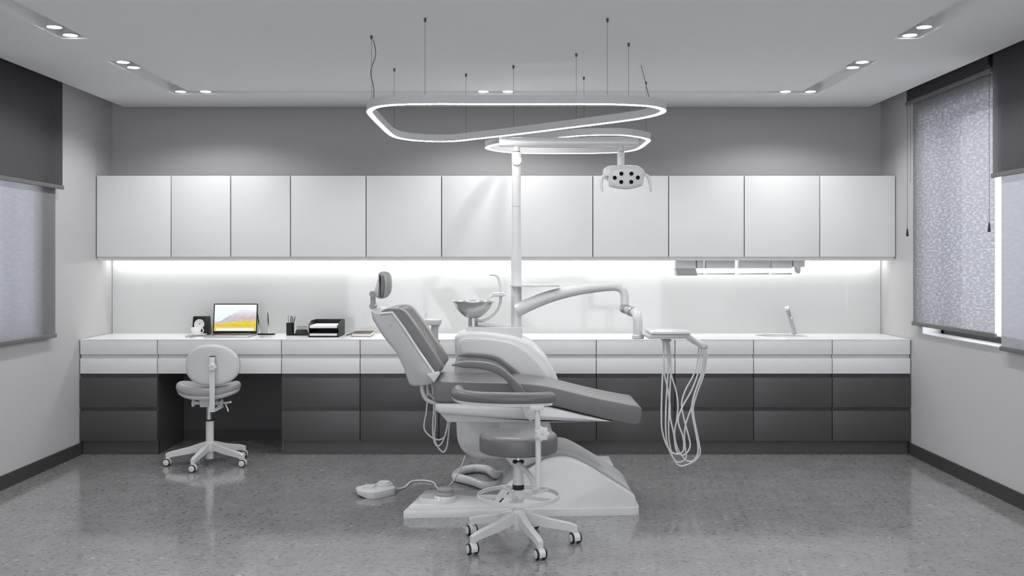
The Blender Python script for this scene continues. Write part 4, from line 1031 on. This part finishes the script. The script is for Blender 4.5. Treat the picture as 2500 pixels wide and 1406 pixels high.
# seat, saddle curved
def saddle(bm, prof_, wx, wy, cx, cy, lift):
    lathe(bm, prof_, (0, 0, 0), 56)
    for v in bm.verts:
        x, y = v.co.x, v.co.y
        f = 1 + .08 * math.cos(2 * math.atan2(y, x))
        v.co = Vector((cx + x * wx, cy + y * wy * f, v.co.z + lift * abs(x) ** 2.2 - .010 * max(0, y)))
    return bm
bm = saddle(bm_new(), [(.001, .514), (.5, .511)] + [(.81 + .19 * math.cos(math.radians(a)), .5535 + .0435 * math.sin(math.radians(a))) for a in range(-90, 91, 15)] + [(.5, .597), (.001, .595)], .233, .215, ox + .002, oy - .03, .036); obj('seat', bm, 'vinyl_l', oc, smooth=70)
bm = saddle(bm_new(), [(.001, .498), (.76, .498), (.86, .502), (.93, .511), (.968, .526), (.973, .535), (.955, .533), (.90, .520), (.80, .512), (.001, .511)], .233, .215, ox + .002, oy - .03, .036); obj('seat_pan', bm, 'plast', oc, smooth=60)
bm = bm_new(); box(bm, ox - .052, ox + .052, oy - .08, oy + .06, .432, .498, .012, 3); obj('mechanism', bm, 'metal_w', oc)
for s in (-1, 1):
    bm = bm_new(); yk = oy - .06
    lathe(bm, [(.012, s * .05), (.012, s * .062), (.018, s * .066), (.012, s * .072), (.012, s * .088), (.026, s * .100), (.030, s * .103), (.030, s * .110), (.001, s * .110)], (ox + .003, yk, .462), 20, 'X'); obj('tilt_knob', bm, 'metal_w', oc)
for e in ((.175, .470, .009), (.158, .405, .006)):
    bm = bm_new(); tube(bm, [(ox + .10, oy - .03, .465), (ox + .13, oy - .05, .462 if e[1] > .45 else .455), (ox + e[0], oy - .07, e[1])], [.004, e[2] * .8, e[2]], 10, cap_round=True); obj('lever', bm, 'metal_w', oc)
# backrest
yb0 = 7.215
by = P(513.5, 892, yb0); bcx, bcz = by.x, by.z
def dish(bm, r_off, y_front, y_back, m):
    prof_ = []
    N = 60
    def outline(k, yoff):
        out = []
        for j in range(N):
            a = 2 * PI * j / N; c, s = math.cos(a), math.sin(a)
            ex = .198 * k; ez = .149 * k
            x = math.copysign(abs(c) ** .88, c) * ex; z = math.copysign(abs(s) ** .88, s) * ez
            x *= 1 - .05 * (z / .15)                       # a little wider at the bottom
            out.append(Vector((bcx + x, yoff + .9 * x * x, bcz + z)))
        return out
    return outline
oln = dish(None, 0, 0, 0, None)
bm = bm_new(); loft(bm, [oln(.02, yb0 + .012), oln(.5, yb0 + .010), oln(.85, yb0 + .006), oln(.97, yb0 + .010), oln(1.0, yb0 + .02), oln(.99, yb0 + .026), oln(.02, yb0 + .026)]); obj('back_shell', bm, 'plast2', oc, smooth=60)
bm = bm_new(); loft(bm, [oln(.02, yb0 + .027), oln(.985, yb0 + .027), oln(1.0, yb0 + .035), oln(.98, yb0 + .055), oln(.88, yb0 + .07), oln(.4, yb0 + .075), oln(.02, yb0 + .076)]); obj('back_cushion', bm, 'vinyl_l', oc, smooth=60)
bz1, bz0 = P(0, 871, 7.19).z, P(0, 1006, 7.19).z
bm = bm_new(); bx0 = P(517.8, 0, 7.19).x; box(bm, bx0 - .018, bx0 + .018, 7.185, 7.197, bz0, bz1, .002); br = obj('back_bar', bm, 'metal_w', oc)
bm = bm_new(); box(bm, bx0 - .018, bx0 + .018, 7.184, 7.216, bz1, bz1 + .004); obj('bar_slot', bm, 'rubber', br)
bm = bm_new(); box(bm, bx0 - .018, bx0 + .018, 7.19, 7.42, bz0, bz0 + .012, .002); obj('bar_foot', bm, 'metal_w', oc)
bm = bm_new(); box(bm, bx0 - .013, bx0 + .013, 7.36, 7.42, bz0, .45, .002); obj('bar_stay', bm, 'metal_w', oc)
kc = P(518, 896.5, 7.165); star_knob((kc.x, 7.168, kc.z), .0265, 'Y', oc)

# ------------------------------------------------------------------ things on the worktop
WT = .9032
def wt(x, y): return PZ(x, y, WT)
# laptop
lp0 = wt(577, 818)
lt = thing('laptop', (lp0.x, 8.08, WT), 'open silver laptop showing a mountain picture on the desk', 'laptop')
lx0, lx1 = -2.462, -2.098
bm = bm_new(); box(bm, lx0 + .002, lx1 - .002, 7.93, 8.19, WT, WT + .013, .004, 2); base = obj('keyboard_base', bm, 'alu', lt)
bm = bm_new(); box(bm, lx0 + .03, lx1 - .03, 8.04, 8.16, WT + .0128, WT + .0142); obj('keys', bm, 'black', base, smooth=0)
bm = bm_new(); box(bm, (lx0 + lx1) / 2 - .055, (lx0 + lx1) / 2 + .055, 7.945, 8.025, WT + .0128, WT + .0138); obj('trackpad', bm, 'steel', base, smooth=0)
def tilted(bm, x0, x1, v0, v1, t0, t1, bev=0, sg=2):
    """a slab standing on the hinge: v up along the lid, t its thickness towards the back"""
    r = box(bm, x0, x1, t0, t1, v0, v1, bev, sg)
    R_ = Matrix.Rotation(-.14, 4, 'X')
    bmesh.ops.transform(bm, matrix=Matrix.Translation((0, 8.185, WT + .012)) @ R_, verts=bm.verts); return bm
bm = tilted(bm_new(), lx0, lx1, 0, .25, .001, .007, .003); lid = obj('lid', bm, 'black', lt)
bm = tilted(bm_new(), lx0 + .010, lx1 - .010, .024, .241, -.0006, .001); obj('screen', bm, 'screen', lid, smooth=0)
bm = bm_new(); cyl(bm, (lx0 + .05, 8.19, WT + .010), (lx1 - .05, 8.19, WT + .010), .006, 12); obj('hinge', bm, 'alu', lt)
# clock
c = wt(491, 814); cy0 = 8.245
ck = thing('desk_clock', (P(491, 0, cy0).x, cy0 + .03, WT), 'black desk clock with round white dial behind the teacup', 'clock')
zc0, zc1 = WT, P(0, 772, cy0).z
xa, xb = P(470, 0, cy0).x, P(511, 0, cy0).x
bm = bm_new(); loft(bm, [[Vector((xa - .002, cy0 - .012, zc0)), Vector((xb + .002, cy0 - .012, zc0)), Vector((xb + .002, cy0 + .07, zc0)), Vector((xa - .002, cy0 + .07, zc0))], [Vector((xa + .004, cy0, zc1 - .006)), Vector((xb - .004, cy0, zc1 - .006)), Vector((xb - .004, cy0 + .05, zc1 - .006)), Vector((xa + .004, cy0 + .05, zc1 - .006))], [Vector((xa + .008, cy0 + .004, zc1)), Vector((xb - .008, cy0 + .004, zc1)), Vector((xb - .008, cy0 + .046, zc1)), Vector((xa + .008, cy0 + .046, zc1))]]); obj('case', bm, 'black', ck, bevel=.003)
dc = P(487.5, 791.5, cy0 - .006)
bm = bm_new(); lathe(bm, [(.0395, .004), (.0435, -.004), (.042, -.009), (.038, -.008), (.038, -.003)], dc, 32, 'Y', close=False); obj('bezel', bm, 'chrome', ck)
bm = bm_new(); lathe(bm, [(.039, .0035), (.039, -.003), (.001, -.003)], dc, 32, 'Y'); dial = obj('dial', bm, 'paper', ck)
bm = bm_new()
for h in range(12):
    a = 2 * PI * h / 12; d = Vector((math.cos(a), 0, math.sin(a))); tube(bm, [dc + d * .029 + Vector((0, -.0035, 0)), dc + d * .035 + Vector((0, -.0035, 0))], .0012, 4, smooth=False)
obj('hour_marks', bm, 'black', dial)
bm = bm_new()
for a, r in ((48, .029), (128, .019)):
    a = math.radians(a); d = Vector((math.cos(a), 0, math.sin(a))); tube(bm, [dc + Vector((0, -.0045, 0)) - d * .005, dc + d * r + Vector((0, -.0045, 0))], .0013, 4, smooth=False)
obj('hands', bm, 'black', dial)
# saucer and cup
sc0 = wt(481, 818); sc0.y = 8.13; sc0.x = P(482, 0, 8.13).x
sa = tag(obj('saucer', lathe(bm_new(), [(.001, 0), (.035, 0), (.04, .004), (.072, .012), (.078, .0155), (.071, .0145), (.04, .008), (.001, .007)], (sc0.x, sc0.y, WT), 36), 'ceram'), 'white saucer under the teacup left of the laptop', 'saucer')
cu = thing('teacup', (sc0.x - .012, sc0.y, WT + .007), 'white teacup on its saucer in front of the desk clock', 'cup')
cxp = P(479, 0, 8.13).x
bm = bm_new(); lathe(bm, [(.001, .0), (.024, .0), (.026, .004), (.035, .02), (.040, .05), (.0425, .062), (.040, .062), (.036, .05), (.031, .02), (.001, .006)], (cxp, sc0.y, WT + .0075), 32); obj('cup', bm, 'ceram', cu)
bm = bm_new(); tube(bm, [(cxp + .037, sc0.y, WT + .06), (cxp + .055, sc0.y - .004, WT + .058), (cxp + .060, sc0.y - .004, WT + .042), (cxp + .050, sc0.y - .002, WT + .028), (cxp + .034, sc0.y, WT + .024)], .0042, 10); obj('handle', bm, 'ceram', cu)
# spectacles
def glasses(x, y, rot, label, dark, k=1.0):
    p = Vector((x, y, 0)); t = thing('spectacles', (x, y, WT), label, 'glasses', None)
    R_ = Matrix.Rotation(rot, 4, 'Z'); W = lambda a, b, z: R_ @ Vector((a * k, b * k, 0)) + p + Vector((0, 0, WT + z * k))
    for s in (-1, 1):
        ring = [W(s * .032 + .026 * math.cos(2 * PI * j / 16), .017 * math.sin(2 * PI * j / 16), .0075 + .005 * math.sin(2 * PI * j / 16)) for j in range(16)]
        bm = bm_new(); tube(bm, ring, .002, 8, 3, closed=True); rim = obj('rim', bm, 'grey_p', t)
        bm = bm_new(); up = Vector((0, 0, .0006)); loft(bm, [[q - up for q in ring], [q + up for q in ring]]); obj('spectacle_lens', bm, 'grey_p' if dark else 'acryl', rim)
        bm = bm_new(); tube(bm, [W(s * .058, .004, .009), W(s * .062, .02, .010), W(s * .060, .10, .007), W(s * .058, .125, .003)], .002, 8); obj('temple', bm, 'grey_p', t)
    bm = bm_new(); tube(bm, [W(-.007, 0, .0085), W(0, .002, .011), W(.007, 0, .0085)], .002, 8); obj('bridge', bm, 'grey_p', t)
    return t
glasses(P(464, 0, 7.95).x, 7.95, -.75, 'wire rimmed spectacles lying left of the laptop', False)
# pen stand
pb = wt(655, 816); PY = 8.235
ps = thing('pen_stand', (P(650, 0, PY).x, PY, WT), 'flat black pen stand right of the laptop holding two pens', 'pen stand')
bm = bm_new(); q = [(P(650, 0, PY).x + .075 * math.cos(a), PY + .035 * math.sin(a)) for a in [2 * PI * k / 32 for k in range(32)]]
plan_prism(bm, q, WT, WT + .012, .004); obj('base', bm, 'black', ps, smooth=40)
for x in (633.5, 656.5):
    bm = bm_new(); lathe(bm, [(.009, 0), (.009, .004), (.004, .010), (.004, .018)], (P(x, 0, PY).x, PY, WT + .012), 14); obj('socket', bm, 'chrome', ps)
def standing_pen(x0, y0, x1, y1, label):
    a, b = P(x0, y0, PY), P(x1, y1, PY); a.z = WT + .0315; d = b - a
    t = thing('desk_pen', a, label, 'pen', None)
    bm = bm_new(); tube(bm, [a, a + d * .06, a + d * .35], [.002, .0045, .005], 12, smooth=False); obj('barrel', bm, 'chrome', t)
    bm = bm_new(); tube(bm, [a + d * .35, a + d * .40], [.0056, .0056], 12, smooth=False); obj('pen_ring', bm, 'black', t)
    bm = bm_new(); tube(bm, [a + d * .43, a + d * .62, b], [.0055, .0048, .003], 12, smooth=False); obj('cap', bm, 'black', t)
    bm = bm_new(); tube(bm, [a + d * .40, a + d * .43], [.004, .004], 12, smooth=False); obj('band', bm, 'chrome', t)
standing_pen(656.5, 813, 653.6, 763, 'slim black and chrome pen standing upright in the pen stand')
standing_pen(633.5, 813, 629, 764, 'black and chrome pen in the pen stand half hidden by laptop')
gl = wt(640, 821); glasses(P(639, 0, 7.97).x, 7.97, -.9, 'small grey tinted spectacles lying in front of the pen stand', True, .62)
# pencil cup
pc = P(708.5, 0, 8.2).x; PCY = 8.2
pcup = thing('pencil_cup', (pc, PCY, WT), 'black cylindrical pencil cup left of the letter tray', 'pencil cup')
bm = bm_new(); hh = P(0, 788, PCY).z - WT; lathe(bm, [(.001, 0), (.030, 0), (.032, .003), (.032, hh), (.029, hh), (.029, .006), (.001, .006)], (pc, PCY, WT), 32); obj('cup', bm, 'black', pcup)
for (x0, x1, y1, m_, lb, dy) in ((704.5, 703.5, 771, 'grey_p', 'thin grey pencil in the pencil cup, leftmost', 0), (709, 711, 771.5, 'black', 'black pen in the pencil cup, second from the left', -.012), (712, 715, 773, 'green', 'dark green pen in the pencil cup beside the red-tipped pencil', .012), (713, 721, 770.5, 'black', 'dark pencil with a red end leaning right in the cup', 0)):
    a = Vector((pc + (x0 - 708.5) * .0022, PCY + dy, WT + .0085)); b = P(x1, y1, PCY + dy * .8)
    red = 'red end' in lb; e = a.lerp(b, .9) if red else b
    t = thing('pencil', a, lb, 'pencil')
    bm = bm_new(); tube(bm, [a, e], .0035, 8, smooth=False); obj('shaft', bm, m_, t)
    bm = bm_new(); tube(bm, [e, b if red else e + (b - a).normalized() * .006], [.0035, .003], 8, smooth=False); obj('tip', bm, 'red' if red else 'alu', t, label='red end' if red else None)
# card holder
hx0, hx1 = P(722, 0, 8.22).x, P(752, 0, 8.22).x
cd = thing('card_holder', ((hx0 + hx1) / 2, 8.22, WT), 'small black card holder between the pencil cup and letter tray', 'card holder')
bm = bm_new(); loft(bm, [[Vector((x, y, z)) for x, y in ((hx0 - .008 + i, 8.17 + i), (hx1 + .008 - i, 8.17 + i), (hx1 + .008 - i, 8.26), (hx0 - .008 + i, 8.26))] for z, i in ((WT, 0), (WT + .012, 0), (WT + .016, .01), (WT + .045, .018))]); obj('base', bm, 'black', cd, bevel=.002)
bm = bm_new(); box(bm, hx0 + .008, hx1 - .006, 8.225, 8.229, WT + .043, P(0, 796, 8.22).z); obj('cards', bm, 'plast2', cd, smooth=0)
bm = bm_new(); zt_ = P(0, 796, 8.22).z; box(bm, hx0 + .005, hx1 - .003, 8.222, 8.232, zt_ - .006, zt_); 
for k in (1, 2): box(bm, hx0 + .012, hx1 - .025, 8.2235, 8.2255, zt_ - .006 - .011 * k, zt_ - .003 - .011 * k)
obj('card_rails', bm, 'grey_p', cd, smooth=0)
# letter tray, two storeys; front nearer and rotated very slightly
ty0, ty1 = 7.99, 8.30
tx0, tx1 = P(753, 0, ty0).x, P(826, 0, ty0).x
lt2 = thing('letter_tray', ((tx0 + tx1) / 2, (ty0 + ty1) / 2, WT), 'black two storey letter tray holding white paper on the worktop', 'letter tray')
th = P(0, 782, ty0 + .08).z - WT
skew = .0                                    # the tray is turned: its back sits further right
def shear(bm):
    for v in bm.verts: v.co.x += (v.co.y - ty0) / (ty1 - ty0) * skew
    return bm
for zl0 in (WT, WT + .062):
    bm = bm_new(); box(bm, tx0, tx1, ty0, ty1, zl0 + .001, zl0 + .005); obj('tray_floor', shear(bm), 'black', lt2, smooth=0)
    bm = bm_new(); box(bm, tx0, tx1, ty0, ty0 + .004, zl0 + .001, zl0 + .011); obj('front_lip', shear(bm), 'black', lt2, smooth=0)
for xs_ in (tx0, tx1 - .004):
    bm = bm_new(); pr = [(ty0, WT), (ty1, WT), (ty1, WT + .128), (ty0 + .10, WT + .128), (ty0 + .015, WT + .105), (ty0, WT + .07), (ty0 + .02, WT + .045), (ty0, WT + .015)]
    loft(bm, [[Vector((x, y, z)) for y, z in pr] for x in (xs_, xs_ + .004)]); obj('side', shear(bm), 'black', lt2, smooth=0)
bm = bm_new(); box(bm, tx0, tx1, ty1 - .004, ty1, WT, WT + .128); obj('back', shear(bm), 'black', lt2, smooth=0)
for zl0, h, lb in ((WT, .022, 'stack of white paper in the lower letter tray'), (WT + .062, .026, 'stack of white paper in the upper letter tray')):
    bm = bm_new(); box(bm, tx0 + .008, tx1 - .012, ty0 + .006, ty0 + .27, zl0 + .0055, zl0 + .0055 + h); tag(obj('paper_stack', shear(bm), 'paper', smooth=0), lb, 'paper', 'paper in the letter tray')
# notebook and pen
ny0, ny1 = 8.03, 8.30
nx0, nx1 = P(858, 0, ny0).x, P(905, 0, ny0).x
def sk2(bm):
    for v in bm.verts: v.co.x += (v.co.y - ny0) * -.03
    return bm
nb = thing('notebook', ((nx0 + nx1) / 2, 8.16, WT), 'thick charcoal covered notebook lying right of the letter tray', 'notebook')
bm = bm_new(); box(bm, nx0, nx1, ny0, ny1, WT, WT + .003); box(bm, nx0, nx1, ny0, ny1, WT + .026, WT + .029); box(bm, nx0, nx0 + .003, ny0, ny1, WT + .003, WT + .026); obj('cover', sk2(bm), 'book', nb, smooth=0)
bm = bm_new(); box(bm, nx0 + .003, nx1 - .002, ny0 + .002, ny1 - .003, WT + .003, WT + .026); obj('pages', sk2(bm), 'cream', nb, smooth=0)
bm = bm_new(); box(bm, nx1 - .07, nx1 - .02, ny0 + .07, ny0 + .095, WT + .0288, WT + .0296); obj('title_patch', sk2(bm), 'grey_p', nb, smooth=0)
a, b = PZ(845, 818, WT + .005), PZ(858.5, 814, WT + .005)
t = thing('ballpoint_pen', (a + b) / 2 - Vector((0, 0, .005)), 'short black pen lying between letter tray and notebook', 'pen')
bm = bm_new(); tube(bm, [a, a.lerp(b, .1), b], [.0015, .0048, .0048], 10, smooth=False); obj('barrel', bm, 'black', t)
bm = bm_new(); tube(bm, [a.lerp(b, .4), a.lerp(b, .5)], .0054, 10, smooth=False); obj('pen_ring', bm, 'alu', t)

# ------------------------------------------------------------------ daylight
w = bpy.data.worlds.new('overcast_sky'); bpy.context.scene.world = w; w.use_nodes = True
bg = w.node_tree.nodes['Background']; bg.inputs['Color'].default_value = (.985, .985, .99, 1); bg.inputs['Strength'].default_value = 1.15

# ------------------------------------------------------------------ camera and view
cd_ = bpy.data.cameras.new('camera'); cam = bpy.data.objects.new('camera', cd_); C.objects.link(cam)
cam.location = (0, 0, ZC); cam.rotation_euler = (PI / 2, 0, 0)
cd_.sensor_width = 36; cd_.lens = 36 * F / 2500; cd_.shift_y = -(703 - CY) / 2500; cd_.clip_start = .05
S = bpy.context.scene; S.camera = cam
S.cycles.diffuse_bounces = 8; S.cycles.max_bounces = 14
S.view_settings.view_transform = 'Standard'; S.view_settings.look = 'None'; S.view_settings.gamma = 1; S.view_settings.use_curve_mapping = False
S.view_settings.exposure = 1.55
